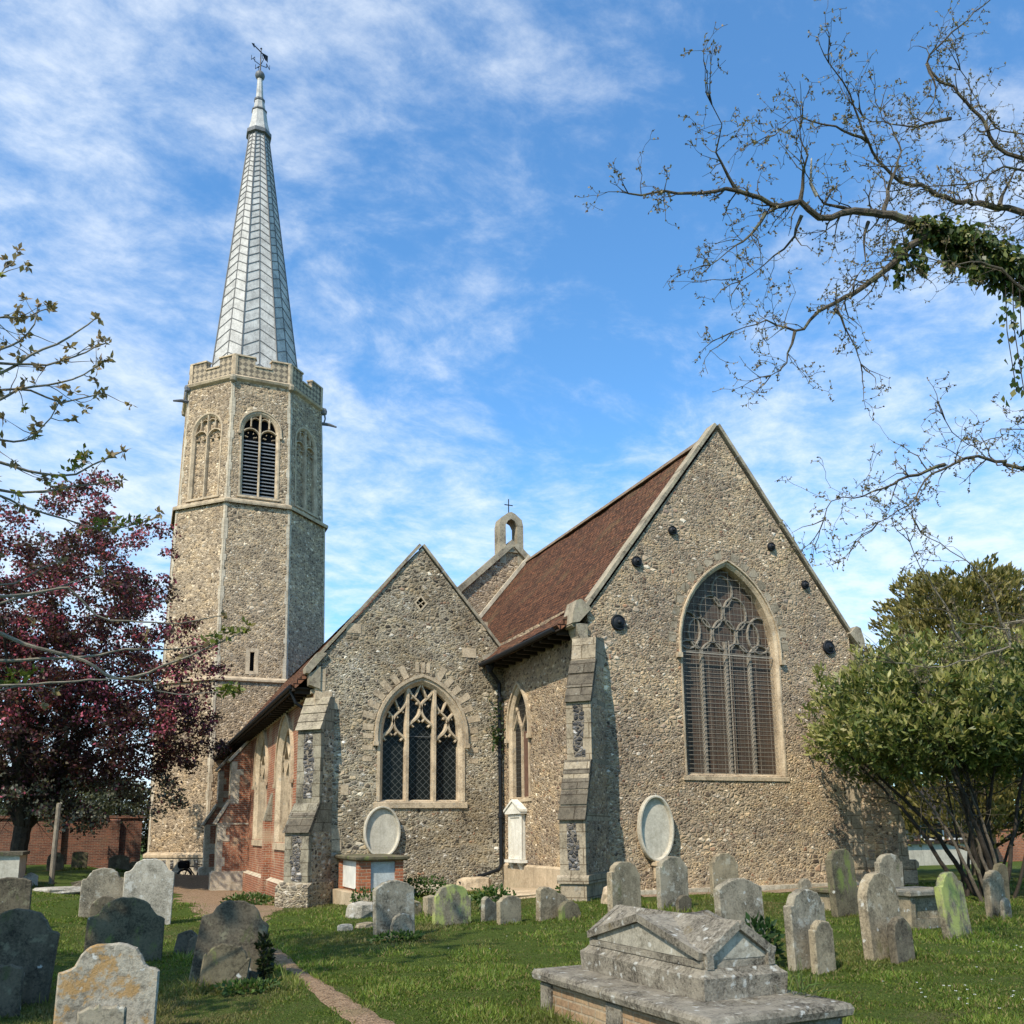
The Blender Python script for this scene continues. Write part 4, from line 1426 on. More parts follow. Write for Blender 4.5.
# battlemented parapet with chequered flushwork
mb = MB()
zb, zc, zt = 25.95, 26.62, 27.12
for k in range(8):
    so_, si_ = 3.02, 2.78
    ra, rb = octa(so_, 0), octa(si_, 0)
    a, b = ra[k], ra[(k + 1) % 8]
    ai, bi = rb[k], rb[(k + 1) % 8]
    L = lambda p, q, t: p + (q - p) * t
    for (t0, t1, top) in ((0, .36, zt), (.36, .66, zc), (.66, 1, zt)):
        p, q, qi, pi_ = L(a, b, t0), L(a, b, t1), L(ai, bi, t1), L(ai, bi, t0)
        mb.cur = 0
        mb.prism([p + Vector((0, 0, zb)), q + Vector((0, 0, zb)), qi + Vector((0, 0, zb)), pi_ + Vector((0, 0, zb))], (0, 0, top - zb))
        mb.cur = 1
        out = ((p + q) / 2 - TC)
        out.z = 0
        out.normalize()
        e = (b - a).normalized()
        x0 = 0.0 if t0 > 0 and top == zc else (.0 if t0 == 0 else .04)
        p2, q2 = p - e * (.04 if top == zt and t0 > 0 else 0), q + e * (.04 if top == zt and t1 < 1 else 0)
        mb.prism([p2 + out * .06 + Vector((0, 0, top)), q2 + out * .06 + Vector((0, 0, top)), q2 - out * .30 + Vector((0, 0, top)), p2 - out * .30 + Vector((0, 0, top))], (0, 0, .085))
    cdir = (a - TC)
    cdir.z = 0
    cdir.normalize()
    mb.cur = 1
    sd_ = Vector((-cdir.y, cdir.x, 0))
    mb.prism([a + sd_ * .17 - cdir * .03 + Vector((0, 0, zb)), a - sd_ * .17 - cdir * .03 + Vector((0, 0, zb)), a - sd_ * .07 + cdir * .045 + Vector((0, 0, zb)), a + sd_ * .07 + cdir * .045 + Vector((0, 0, zb))], (0, 0, zt - zb - .002))
mb.build('parapet', ['chequer', 'stone'], CH)
for k in range(8):
    a = octa(3.14, 0)[k]
    cdir = (a - TC)
    cdir.z = 0
    cdir.normalize()
    mb = MB()
    p = a + Vector((0, 0, 25.75))
    if k in (7, 2):
        p2 = a + Vector((0, 0, 24.95))
        mb.tube([p2 - cdir * .1, p2 + cdir * .3 + Vector((0, 0, -.06)), p2 + cdir * .75 + Vector((0, 0, -.22))], [.10, .09, .05], 6)
        mb.tube([p - cdir * .0, p + cdir * .08 + Vector((0, 0, -.5)), p2], [.06, .05, .05], 5)
    mb.lathe(p - cdir * .02 + Vector((0, 0, -.22)), (0, 0, 1), [(.05, -.05), (.17, .02), (.2, .2), (.15, .34)], 7)
    mb.build('gargoyle', 'lead_dark' if k in (7, 2) else 'coping', CH)

# --- lead spire with herringbone seams
z0, z1 = 26.0, 43.95
S = lambda z: 2.16 + (0.46 - 2.16) * (z - z0) / (z1 - z0)
mb = MB()
mb.loft([octa(S(z0), z0), octa(S(z1), z1)])
mb.cur = 1
for k in range(8):
    fr, w0, w1, hh = tface(S(z0), z0, S(z1), z1, k)
    o, U, V, N = fr
    W = lambda v: w0 + (w1 - w0) * v / hh
    P = lambda u, v: o + U * u + V * v + N * .008
    mb.bar(P(0, 0), P(0, hh), .045, .04, N)
    mb.bar(P(-W(0) / 2, 0), P(-W(hh) / 2, hh), .07, .06, N)
    v = .0
    while v < hh - .15:
        ww = W(v) / 2
        st = .42 * ww + .09
        rise = ww * .62
        vt = min(v + rise, hh - .02)
        for s_ in (-1, 1):
            mb.bar(P(s_ * W(v) / 2, v), P(0, vt), .042, .034, N)
        v += st * 1.15 + .22 * ww
    # lead roll shading strips left out: the seams are real rolls
sp = mb.build('spire', ['lead', 'lead_seam'], CH)
sp['label'] = 'grey lead spire with herringbone seams'
mb = MB()
mb.loft([octa(.50, 43.8), octa(.60, 43.85), octa(.60, 44.1), octa(.50, 44.16)])
mb.loft([octa(.34, 45.6), octa(.37, 45.64), octa(.37, 45.72), octa(.3, 45.76)])
mb.loft([octa(.235, 46.36), octa(.26, 46.4), octa(.26, 46.52), octa(.2, 46.56)])
mb.cur = 1
mb.loft([octa(.545, 44.1), octa(.42, 44.8), octa(.335, 45.62)])
mb.loft([octa(.30, 45.72), octa(.225, 46.4)])
mb.loft([octa(.185, 46.5), octa(.125, 48.0)])
mb.build('lead_cap', ['lead_dark', 'lead'], sp)
mb = MB()
SX = -.022 * 24.3
mb.lathe(TC + Vector((SX, 0, 48.28)), (0, 0, 1), [(.001, -.30)] + [(.30 * math.cos(R(t)), .30 * math.sin(R(t))) for t in range(-75, 76, 15)] + [(.001, .30)], 14)
mb.build('ball', 'lead_dark', sp, True)
mb = MB()
b0 = TC + Vector((SX, 0, 48.5))
mb.tube([b0, b0 + Vector((0, 0, 1.75))], [.05, .03], 6)
for ang in (0, 90, 180, 270):
    dv_ = Vector((math.cos(R(ang + 18)), math.sin(R(ang + 18)), 0))
    e = b0 + dv_ * .5 + Vector((0, 0, .75))
    mb.tube([b0 + Vector((0, 0, .55)), b0 + dv_ * .35 + Vector((0, 0, .62)), e], .022, 5)
    u_ = Vector((-dv_.y, dv_.x, 0)) * .11 if ang in (90, 270) else dv_ * .11
    for q0, q1 in (((-1, -1), (-1, 1)), ((-1, 1), (1, -1)), ((1, -1), (1, 1))):
        mb.bar(e + u_ * q0[0] + Vector((0, 0, .16 * q0[1])), e + u_ * q1[0] + Vector((0, 0, .16 * q1[1])), .03)
ad = Vector((.35, .25, -.02)).normalized() * .6
c_ = b0 + Vector((0, 0, 1.5))
mb.bar(c_ - ad * .9, c_ + ad * .8, .04, .06)
mb.prism([c_ + ad * .3 + Vector((0, 0, -.1)), c_ + ad * .95 + Vector((0, 0, -.28)), c_ + ad * .95 + Vector((0, 0, .22)), c_ + ad * .3 + Vector((0, 0, .08))], Vector((-ad.y, ad.x, 0)) * .02)
mb.prism([c_ - ad * .9 + Vector((0, 0, -.16)), c_ - ad * 1.3, c_ - ad * .9 + Vector((0, 0, .16))], Vector((-ad.y, ad.x, 0)) * .02)
mb.lathe(b0 + Vector((0, 0, 1.75)), (0, 0, 1), [(.001, -.06), (.07, 0), (.001, .1)], 8)
mb.build('weathervane', 'iron', sp)


# ================================================================== memorials fixed to the church walls
def oval(name, label, cx, cz, rx, rz, y, mat, lean=0.0):
    t = thing(name, label, 'memorial', (cx, y, cz - rz), 'oval memorials by the church walls')
    c = Vector((cx, y, cz))
    E = lambda a, b, d, n=40: [c + Vector((a * math.cos(2 * math.pi * k / n), -d, b * math.sin(2 * math.pi * k / n))) for k in range(n)]
    mb = MB()
    mb.loft([E(rx, rz, 0), E(rx, rz, .10), E(rx * .97, rz * .98, .125), E(rx * .90, rz * .935, .125), E(rx * .86, rz * .91, .095), E(rx * .84, rz * .90, .03)], False)
    mb.poly(list(reversed(E(rx, rz, 0))))
    mb.build('rim', mat, t, True)
    mb = MB()
    mb.loft([E(rx * .845, rz * .903, .0), E(rx * .845, rz * .903, .034)])
    mb.build('face', mat, t)
    return t


oval('oval_memorial', 'upright oval stone tablet rising behind the brick table tomb', 5.98, 1.36, .485, .66, 23.06, 'tablet_grey')
ov = oval('oval_memorial', 'tall narrow oval stone tablet on a stub below the great east window', 10.92, 1.38, .455, .74, 17.80, 'tablet_grey')
mb = MB()
mb.box(10.84, 11.02, 17.60, 17.78, .28, .66)
mb.box(10.80, 11.06, 17.56, 17.80, .56, .64)
mb.build('stub', 'stone', ov)

t = thing('wall_tablet', 'white marble wall tablet with a small pediment, below the narrow side window', 'memorial', (9.4, 22.05, .45))
mb = MB()
mb.box(9.30, 9.397, 21.62, 22.46, .62, 1.78)
mb.build('slab', 'marble', t)
mb = MB()
for (y0, y1, z0, z1) in ((21.60, 21.72, .62, 1.78), (22.36, 22.48, .62, 1.78), (21.721, 22.359, .62, .70), (21.721, 22.359, 1.70, 1.78)):
    mb.box(9.275, 9.299, y0, y1, z0, z1)
mb.build('border', 'marble', t)
mb = MB()
mb.prism([(9.22, 21.50, 1.79), (9.22, 22.58, 1.79), (9.22, 22.58, 1.85), (9.22, 22.04, 2.10), (9.22, 21.50, 1.85)], (.177, 0, 0))
mb.prism([(9.19, 21.48, 1.84), (9.19, 22.04, 2.11), (9.19, 22.60, 1.84), (9.19, 22.60, 1.90), (9.19, 22.04, 2.17), (9.19, 21.48, 1.90)], (.207, 0, 0))
mb.build('pediment', 'marble', t)
mb = MB()
mb.box(9.20, 9.397, 21.50, 22.58, .54, .61)
mb.build('ledge', 'marble', t)
for y in (21.70, 22.30):
    mb = MB()
    mb.prism([(9.24, y, .53), (9.397, y, .53), (9.397, y, .36), (9.33, y, .36)], (0, .12, 0))
    mb.build('bracket', 'marble', t)


# ================================================================== gravestones
def profile(kind, w, h, n=8):
    """outline of the stone seen from the front, base first, counter-clockwise; base goes below ground"""
    a = w / 2
    b = -.35
    base = [(-a, b), (a, b)]
    if kind == 'round':
        top = [(a * math.cos(R(t)), h - a + a * math.sin(R(t))) for t in np.linspace(0, 180, 17)]
    elif kind == 'segment':
        s = h * .12
        top = [(a * math.cos(R(t)), h - s + s * math.sin(R(t))) for t in np.linspace(0, 180, 17)]
    elif kind == 'camber':
        s = w * .18
        top = [(a * (1 - 2 * k / 12), h - s + s * (1 - (1 - 2 * k / 12) ** 2)) for k in range(13)]
    elif kind == 'point':
        top = [(a, h - w * .28), (a * .45, h - w * .07), (0, h), (-a * .45, h - w * .07), (-a, h - w * .28)]
    elif kind == 'broken':
        top = [(a, h * .55), (a * .7, h * .72), (a * .3, h * .78), (0, h * .9), (-a * .4, h), (-a * .8, h * .98), (-a, h * .9)]
    elif kind == 'ogee':          # ears at the shoulders, swept up to a rounded centre
        s = h - w * .30
        right = [(a, s), (a * .93, s + w * .03), (a * .80, s + w * .045), (a * .72, s + w * .08), (a * .62, s + w * .17)]
        mid = [(a * .60 * math.cos(R(t)), h - w * .14 + w * .14 * math.sin(R(t))) for t in np.linspace(15, 165, 11)]
        top = right + mid + [(-x, z) for x, z in reversed(right)]
    else:                          # shoulder: square shoulders and a round head
        s = h - w * .29
        right = [(a, s), (a * .95, s + w * .035), (a * .86, s + w * .03)]
        mid = [(a * .84 * math.cos(R(t)), s + w * .03 + (h - s - w * .03) * math.sin(R(t))) for t in np.linspace(6, 174, 15)]
        top = right + mid + [(-x, z) for x, z in reversed(right)]
    return base + top


def gravestone(x, y, w, h, kind, mat, label, yaw=0, lean=0, side=0, th=.11, group='headstones in the churchyard', zoff=0.0, name='gravestone', panel=False):
    rnd = random.Random(int(x * 97 + y * 31))
    pr = [(px_ + rnd.uniform(-.008, .008), pz + rnd.uniform(-.011, .009)) for px_, pz in profile(kind, w, h)]
    mb = MB()
    ch = .016
    cx_, cz_ = 0, h * .45
    ins = []
    n = len(pr)
    for i, p in enumerate(pr):
        a, b = pr[i - 1], pr[(i + 1) % n]
        dx, dz = b[0] - a[0], b[1] - a[1]
        l = math.hypot(dx, dz) or 1
        ins.append((p[0] - dz / l * ch, p[1] + dx / l * ch))
    v = lambda P, yy: [(q[0], yy, q[1]) for q in P]
    mb.loft([v(ins, -th / 2), v(pr, -th / 2 + ch), v(pr, th / 2 - ch), v(ins, th / 2)])
    o = mb.build(name, mat)
    # tessellation-safe caps come from the planar end polygons
    o.location = (x, y, gz(x, y) + zoff)
    o.rotation_euler = (R(lean), R(side), R(yaw))
    tag(o, label, 'gravestone', group)
    return o


G = gravestone
# left foreground
G(-.10, 8.60, .78, .80, 'ogee', 'gs_ochre', 'large pale headstone blotched with orange lichen, nearest of all at the left', -4, -3, 1)
G(-.12, 8.33, .36, .34, 'segment', 'gs_grey', 'low footstone standing against the front of the orange-lichened headstone', -4, -2, 0, .08)
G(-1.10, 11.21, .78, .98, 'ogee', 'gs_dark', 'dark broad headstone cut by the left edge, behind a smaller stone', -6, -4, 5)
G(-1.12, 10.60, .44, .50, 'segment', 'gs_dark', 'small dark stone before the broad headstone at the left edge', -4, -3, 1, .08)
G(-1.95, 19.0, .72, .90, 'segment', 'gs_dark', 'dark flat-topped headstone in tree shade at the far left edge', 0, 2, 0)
G(.01, 14.46, 1.04, .90, 'ogee', 'gs_moss', 'wide dark headstone streaked with green moss, behind the orange-lichened one', -3, -4, 1)
G(-.47, 21.41, .86, 1.08, 'ogee', 'gs_grey', 'grey headstone with a dark arched stone before it, left of the pale speckled one', -3, 2, 1)
G(-.38, 20.6, .56, .60, 'round', 'gs_dark', 'dark arched stone in front of the grey headstone left of the pale speckled one', -3, 0, 0, .09)
G(.41, 20.77, .98, 1.36, 'ogee', 'gs_pale', 'tall pale grey speckled headstone beside the gravel yard', -2, -2, 1)
G(1.07, 11.07, .76, .92, 'ogee', 'gs_dark', 'big dark headstone leaning to the right beside the trodden path', -8, -4, 9)
G(1.03, 10.75, .50, .48, 'shoulder', 'gs_moss', 'rounded mossy stone leaning in front of the big dark headstone by the path', -8, -4, 7, .09)
G(.84, 14.63, .34, .42, 'point', 'gs_dark', 'taller of two little leaning stones behind the big dark headstone by the path', -25, -10, 8, .08, zoff=-.03)
G(.92, 13.9, .24, .36, 'point', 'gs_dark', 'lower of two little leaning stones behind the big dark headstone by the path', -25, -8, 7, .08, zoff=-.03)
# far left, under the brick wall
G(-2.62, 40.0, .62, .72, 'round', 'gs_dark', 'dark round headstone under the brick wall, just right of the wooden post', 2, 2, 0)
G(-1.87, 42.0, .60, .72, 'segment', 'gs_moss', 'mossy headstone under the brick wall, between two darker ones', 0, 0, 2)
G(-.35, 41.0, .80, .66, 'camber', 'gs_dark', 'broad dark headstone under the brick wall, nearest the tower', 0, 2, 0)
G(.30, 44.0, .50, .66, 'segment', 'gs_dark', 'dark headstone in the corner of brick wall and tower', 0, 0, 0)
G(-2.75, 32.0, .42, .42, 'point', 'gs_pale', 'small pale pointed stone at the foot of the purple tree', 0, -5, 0)
# middle, before the aisle gable
G(3.85, 13.98, .70, .88, 'camber', 'gs_grey', 'grey cambered headstone in front of the brick table tomb', 14, -2, -1, .10)
G(3.87, 13.62, .36, .40, 'round', 'gs_grey', 'small rounded stone in front of the grey cambered headstone', 14, -1, 0, .07)
G(5.19, 15.16, .70, .68, 'shoulder', 'gs_lichen', 'rounded headstone covered in yellow-green lichen, before the aisle gable', 6, -2, 1, .11)
G(6.16, 14.91, .50, .48, 'camber', 'gs_tan', 'low tan headstone with a broken piece behind it', 18, 0, -1, .10)
G(5.97, 15.4, .34, .44, 'broken', 'gs_grey', 'broken grey slab standing behind the low tan headstone', 25, 4, -3, .10)
G(7.00, 14.95, .62, .56, 'broken', 'gs_tan', 'broken tan headstone with a mossy crumbled top', 10, 2, 0, .14)
G(7.16, 14.60, .42, .32, 'round', 'gs_moss', 'low mossy round stone in front of the broken tan headstone', 8, -5, 2, .13)
G(5.60, 17.6, .30, .42, 'segment', 'gs_tan', 'short square stone between the cambered and yellow-green headstones', 10, 0, 0, .2)
# right of the middle, before the chancel
G(8.19, 14.45, .74, .92, 'shoulder', 'gs_tan', 'tan round-headed headstone leaning beside the chancel buttress', 16, -3, 3, .13)
G(9.27, 14.56, .68, .95, 'shoulder', 'gs_grey', 'grey headstone below the tall oval tablet', 8, 0, 0, .12)
G(9.10, 13.95, .32, .34, 'point', 'gs_dark', 'little dark pointed stone before the grey headstone below the oval tablet', 8, 0, 0, .08)
G(11.45, 16.0, .68, .92, 'shoulder', 'gs_tan', 'tan headstone close to the east wall, behind the broad grey one', 4, 0, 0, .12)
G(7.55, 10.23, .78, .84, 'camber', 'gs_grey', 'broad grey headstone with a curved top behind the gabled tomb', 6, -2, 0, .12)
G(7.13, 8.44, .62, .86, 'shoulder', 'gs_grey', 'grey round-shouldered headstone just right of the dark leafy sprig', 12, -1, -1, .11)
G(7.06, 8.13, .34, .55, 'shoulder', 'gs_tan', 'smaller tan stone leaning before the headstone right of the leafy sprig', 12, -1, 0, .09)
G(11.28, 12.35, .62, 1.12, 'shoulder', 'gs_moss', 'tall mossy headstone beside the small white-panelled tomb', 10, -3, -1, .13)
G(11.75, 13.9, .26, .50, 'point', 'gs_grey', 'small dark stone just left of the tall mossy headstone', 0, 0, 0, .10)
G(8.23, 8.42, .66, .96, 'round', 'gs_tan', 'tall round-topped headstone with a small arched stone at its foot', 12, -4, 1, .13)
G(8.17, 8.10, .36, .49, 'round', 'gs_dark', 'small dark arched stone at the foot of the tall round-topped headstone', 12, -3, 0, .10)
G(12.84, 12.9, .62, .95, 'shoulder', 'gs_grey', 'speckled grey headstone between the two chest tombs at the right', 4, 0, 1, .12)
G(10.36, 9.27, .56, .88, 'ogee', 'gs_lichen', 'leaning headstone coated in bright yellow-green moss, by the laurel stems', 12, -4, -4, .11)
G(11.85, 10.75, .36, .70, 'round', 'gs_moss', 'dark stone half hidden behind the bright green mossy headstone', 20, -2, -3, .12)
G(12.82, 10.69, .50, .76, 'shoulder', 'gs_tan', 'brownish headstone with a little stone before it, under the laurel at the right', 14, 0, -1, .11)
G(12.70, 10.42, .26, .34, 'round', 'gs_grey', 'little rounded stone before the brownish headstone under the laurel', 14, 0, 0, .07)
G(15.3, 12.6, .30, .76, 'round', 'gs_moss', 'narrow mossy headstone behind the brownish one under the laurel', 0, 0, 2, .12)


# ================================================================== tombs
t = thing('gabled_tomb', 'lichen-covered stone tomb with gabled coped top on a wide ledger base, in the foreground', 'tomb', (4.3, 6.8, -.22))


def local(cx, cy, ang):
    c, s = math.cos(R(ang)), math.sin(R(ang))
    return lambda x, y, z: (cx + c * x - s * y, cy + s * x + c * y, z)


Lo = local(4.19, 6.58, 3)
g0 = -.5
def lbox(mb, Lf, x0, x1, y0, y1, z0, z1, dz=0.0):
    mb.prism([Lf(x0, y0, z0), Lf(x1, y0, z0), Lf(x1, y1, z0), Lf(x0, y1, z0)], (0, 0, z1 - z0))


mb = MB()     # low brick and pilaster base
lbox(mb, Lo, -.60, .54, -1.20, 1.20, g0, .005)
mb.build('base', 'brick_yellow', t)
for (y0, y1) in ((-1.22, -1.02), (-.12, .10), (1.02, 1.22)):
    mb = MB()
    lbox(mb, Lo, -.62, .56, y0, y1, g0, .004)
    mb.build('pilaster', 'tomb_stone', t)
mb = MB()     # ledger with a moulded edge
e = [(-.74, .74), (-.80, .80)]
rng = lambda k, z: [Lo(-.61 - k, -1.24 - k, z), Lo(.55 + k, -1.24 - k, z), Lo(.55 + k, 1.24 + k, z), Lo(-.61 - k, 1.24 + k, z)]
mb.loft([rng(0, .006), rng(.05, .03), rng(.06, .075), rng(.045, .105), rng(.02, .115)])
mb.build('ledger', 'tomb_stone', t)
Lc = local(4.27, 6.72, 2)
mb = MB()
rg = lambda k, z: [Lc(-.38 - k, -.92 - k, z), Lc(.38 + k, -.92 - k, z), Lc(.38 + k, .92 + k, z), Lc(-.38 - k, .92 + k, z)]
mb.loft([rg(0, .116), rg(0.01, .27), rg(-.03, .30), rg(-.05, .325)])
mb.build('plinth', 'tomb_stone', t)
mb = MB()     # coped top: ridge along the length, a wide cross gable on the long side
hx, y0, y1, zb, ze, zr = .315, -.84, .84, .326, .435, .665
mb.prism([Lc(-hx, y0, zb), Lc(hx, y0, zb), Lc(hx, y0, ze), Lc(0, y0, zr), Lc(-hx, y0, ze)], Vector(Lc(0, y1, 0)) - Vector(Lc(0, y0, 0)))
for s_ in (-1, 1):
    mb.prism([Lc(s_ * (hx + .006), y0 + .03, zb), Lc(s_ * (hx + .006), y1 - .03, zb), Lc(s_ * (hx + .006), y1 - .03, ze - .02), Lc(s_ * (hx + .006), 0, zr - .012), Lc(s_ * (hx + .006), y0 + .03, ze - .02)], Vector(Lc(-s_ * hx, 0, 0)) - Vector(Lc(0, 0, 0)))
mb.build('coped_top', 'tomb_stone', t)
mb = MB()     # raised rims of the gables
for s_ in (-1, 1):
    x = s_ * (hx + .02)
    for (ya, yb) in ((y0 + .0, .0), (y1 - .0, .0)):
        mb.bar(Lc(x, ya, ze - .015), Lc(x, yb, zr - .03), .055, .06)
    mb.bar(Lc(s_ * (hx + .008), y0, zb + .03), Lc(s_ * (hx + .008), y1, zb + .03), .03, .05)
for s_ in (-1, 1):
    yy = y0 - .015 if s_ < 0 else y1 + .015
    for e_ in (-1, 1):
        mb.bar(Lc(e_ * (hx - .0), yy, ze - .015), Lc(0, yy, zr - .025), .055, .06)
        mb.bar(Lc(e_ * (hx - .03), yy, zb), Lc(e_ * (hx - .03), yy, ze), .06, .05, (0, 1, 0))
mb.build('gable_rim', 'tomb_stone', t)
mb = MB()
mb.prism([Lc(-hx + .06, y0 - .004, zb + .06), Lc(hx - .06, y0 - .004, zb + .06), Lc(hx - .06, y0 - .004, ze - .02), Lc(0, y0 - .004, zr - .075), Lc(-hx + .06, y0 - .004, ze - .02)], Vector(Lc(0, .01, 0)) - Vector(Lc(0, 0, 0)))
mb.build('end_panel', 'tomb_panel', t)
mb = MB()
mb.prism([Lc(-hx - .012, y0 + .12, zb + .06), Lc(-hx - .012, y1 - .12, zb + .06), Lc(-hx - .012, y1 - .14, ze), Lc(-hx - .012, 0, zr - .07), Lc(-hx - .012, y0 + .14, ze)], Vector(Lc(.01, 0, 0)) - Vector(Lc(0, 0, 0)))
mb.build('side_panel', 'tomb_panel', t)

# brick table tomb against the aisle wall
t = thing('table_tomb', 'red brick table tomb with slate panels and a thin stone top, against the aisle gable', 'tomb', (5.4, 21.9, -.2))
mb = MB()
for (x0, x1, ya, yb) in ((4.88, 5.16, 20.8, 21.1), (5.74, 5.93, 20.8, 21.1), (4.88, 5.16, 22.7, 23.0), (5.74, 5.93, 22.7, 23.0)):
    mb.box(x0, x1, ya, yb, -.02, .70)
mb.box(4.96, 5.87, 20.9, 22.95, -.02, .70)
mb.build('brickwork', 'brick_tomb', t)
mb = MB()
mb.box(5.161, 5.739, 20.86, 20.899, .0, .68)
mb.build('end_panel', 'slate_panel', t)
mb = MB()
mb.box(4.92, 4.959, 21.12, 22.68, .05, .68)
mb.build('side_panel', 'white_paint', t)
mb = MB()
rg = lambda k, z: [(4.80 - k, 20.70 - k, z), (6.01 + k, 20.70 - k, z), (6.01 + k, 23.05, z), (4.80 - k, 23.05, z)]
mb.loft([rg(-.03, .701), rg(.02, .74), rg(.03, .79), rg(0, .81)])
mb.build('top_slab', 'gs_moss', t)
mb = MB()
mb.box(4.72, 6.05, 20.55, 23.06, -.7, -.021)
mb.build('base', 'plinth_render', t)

# chest tombs at the right
t = thing('chest_tomb', 'small chest tomb with a white end panel beside the tall mossy headstone', 'tomb', (12.2, 13.2, -.1), 'stone chest tombs')
mb = MB()
mb.box(11.50, 12.35, 12.65, 13.35, -.3, .20)
mb.build('chest', 'gs_tan', t)
mb = MB()
mb.box(11.56, 12.29, 12.62, 12.649, -.06, .17)
mb.build('panel', 'white_paint', t)
mb = MB()
rg = lambda k, z: [(11.45 - k, 12.58 - k, z), (12.40 + k, 12.58 - k, z), (12.40 + k, 13.42 + k, z), (11.45 - k, 13.42 + k, z)]
mb.loft([rg(-.02, .201), rg(.02, .22), rg(.02, .26), rg(0, .28)])
mb.build('top_slab', 'gs_moss', t)
t = thing('chest_tomb', 'long low brown chest tomb with a sunk side panel, left of the green mossy headstone', 'tomb', (11.6, 10.6, -.1), 'stone chest tombs')
mb = MB()
Lt = local(11.02, 10.62, 4)
for (x0, x1) in ((-.50, -.40), (.40, .50)):
    lbox(mb, Lt, x0, x1, -.36, .36, -.3, .34)
lbox(mb, Lt, -.399, .399, -.30, .36, -.3, .34)
lbox(mb, Lt, -.399, .399, -.345, -.301, -.3, .03)
mb.build('chest', 'gs_tan', t)
mb = MB()
rg = lambda k, z: [Lt(-.53 - k, -.40 - k, z), Lt(.53 + k, -.40 - k, z), Lt(.53 + k, .40 + k, z), Lt(-.53 - k, .40 + k, z)]
mb.loft([rg(-.02, .341), rg(.02, .36), rg(.02, .41), rg(0, .43)])
mb.build('top_slab', 'gs_grey', t)
# pale chest tomb at the left edge
t = thing('chest_tomb', 'pale chest tomb in tree shade at the left edge, before the brick wall', 'tomb', (-3.5, 31.5, 0), 'stone chest tombs')
mb = MB()
mb.box(-4.3, -3.0, 31.0, 33.0, -.3, .78)
mb.build('chest', 'tablet_grey', t)
mb = MB()
mb.box(-4.38, -2.92, 30.92, 33.08, .781, .88)
mb.build('top_slab', 'gs_dark', t)


# fallen stones and slabs
def rock(name, label, x, y, sx, sy, sz, mat, seed, yaw=0, tilt=0, cat='stone', group=None, zoff=0.0):
    rnd = random.Random(seed)
    n = 9
    rings = []
    for (f, z) in ((.96, -.2), (1.0, .15), (.97, .6), (.88, .9), (.60, 1.0)):
        ring = []
        for k in range(n):
            a = 2 * math.pi * k / n
            c, s = math.cos(a), math.sin(a)
            q = (abs(c) ** 3.5 + abs(s) ** 3.5) ** (-1 / 3.5)
            ring.append((sx / 2 * c * q * f * rnd.uniform(.9, 1.08), sy / 2 * s * q * f * rnd.uniform(.9, 1.08), sz * (z + rnd.uniform(-.05, .05))))
        rings.append(ring)
    mb = MB()
    mb.loft(rings)
    o = mb.build(name, mat)
    o.location = (x, y, gz(x, y) + zoff)
    o.rotation_euler = (R(tilt), 0, R(yaw))
    tag(o, label, cat, group)
    return o


rock('stone_slab', 'flat pale stone slab lying on the lawn below the purple tree', -1.75, 30.2, 1.5, 1.2, .16, 'gs_pale', 3, 10)
rock('rubble', 'dark pile of broken ledger stones right of the pale lying slab', -.75, 30.8, 1.7, 1.4, .42, 'gs_dark', 4, 25)
rock('rubble', 'low dark broken stones behind the pile near the brick wall', .1, 35.0, 2.2, 1.2, .35, 'gs_moss', 5, -10)
rock('boulder', 'pale whitish stone lying below the brick table tomb', 4.65, 19.4, .75, .5, .30, 'gs_pale', 6, 20, 6)
rock('boulder', 'small white stone in the grass left of the cambered headstone', 3.85, 17.4, .30, .22, .12, 'gs_pale', 7)
rock('boulder', 'flat grey stone sunk in the grass beside the small white one', 4.25, 17.5, .42, .3, .10, 'gs_tan', 8, 30)
rock('stone_slab', 'square grey stone block behind the cambered headstone', 5.25, 18.0, .5, .45, .38, 'gs_tan', 9, 12)
rock('stone_slab', 'long pale kerb stone along the foot of the aisle gable', 7.1, 22.6, 1.7, .4, .22, 'stone_pale', 10, 0)
rock('stone_slab', 'tan stone block where the slanting pipe ends', 8.3, 22.55, .95, .4, .34, 'stone', 11, -4)
rock('stone_slab', 'worn step stone in the corner under the white marble tablet', 8.75, 20.4, 1.1, 1.6, .12, 'plinth_render', 12, 8)
rock('stone_slab', 'worn lower step stone before the chancel corner', 8.4, 19.0, 1.3, .7, .10, 'plinth_render', 13, -10)
rock('boulder', 'reddish lump of stone between the buttress foot and the tan leaning headstone', 8.75, 16.0, .55, .3, .32, 'plinth_render', 14, 40, 10)
rock('boulder', 'grey lump of stone in the ivy behind the low tan headstone', 6.75, 17.2, .4, .35, .22, 'gs_dark', 15, 10)


# ================================================================== far-left brick wall, post, bicycle, right-hand outbuilding
t = thing('brick_wall', 'old red brick churchyard wall behind the purple tree', 'wall', (-8, 46, 0))
mb = MB()
mb.box(-26, .5, 46.2, 46.55, -1.4, 2.12)
mb.build('wall', 'brick_wall', t)
mb = MB()
mb.box(-26, .5, 46.12, 46.63, 2.121, 2.24)
mb.build('coping', 'brick_wall', t)
for x in (-9.5, -3.3, -.9):
    mb = MB()
    mb.box(x, x + .45, 46.0, 46.199, -1.4, 2.0)
    mb.prism([(x, 46.0, 2.0), (x, 46.199, 2.0), (x, 46.199, 2.11)], (.45, 0, 0))
    mb.build('buttress', 'brick_wall', t)

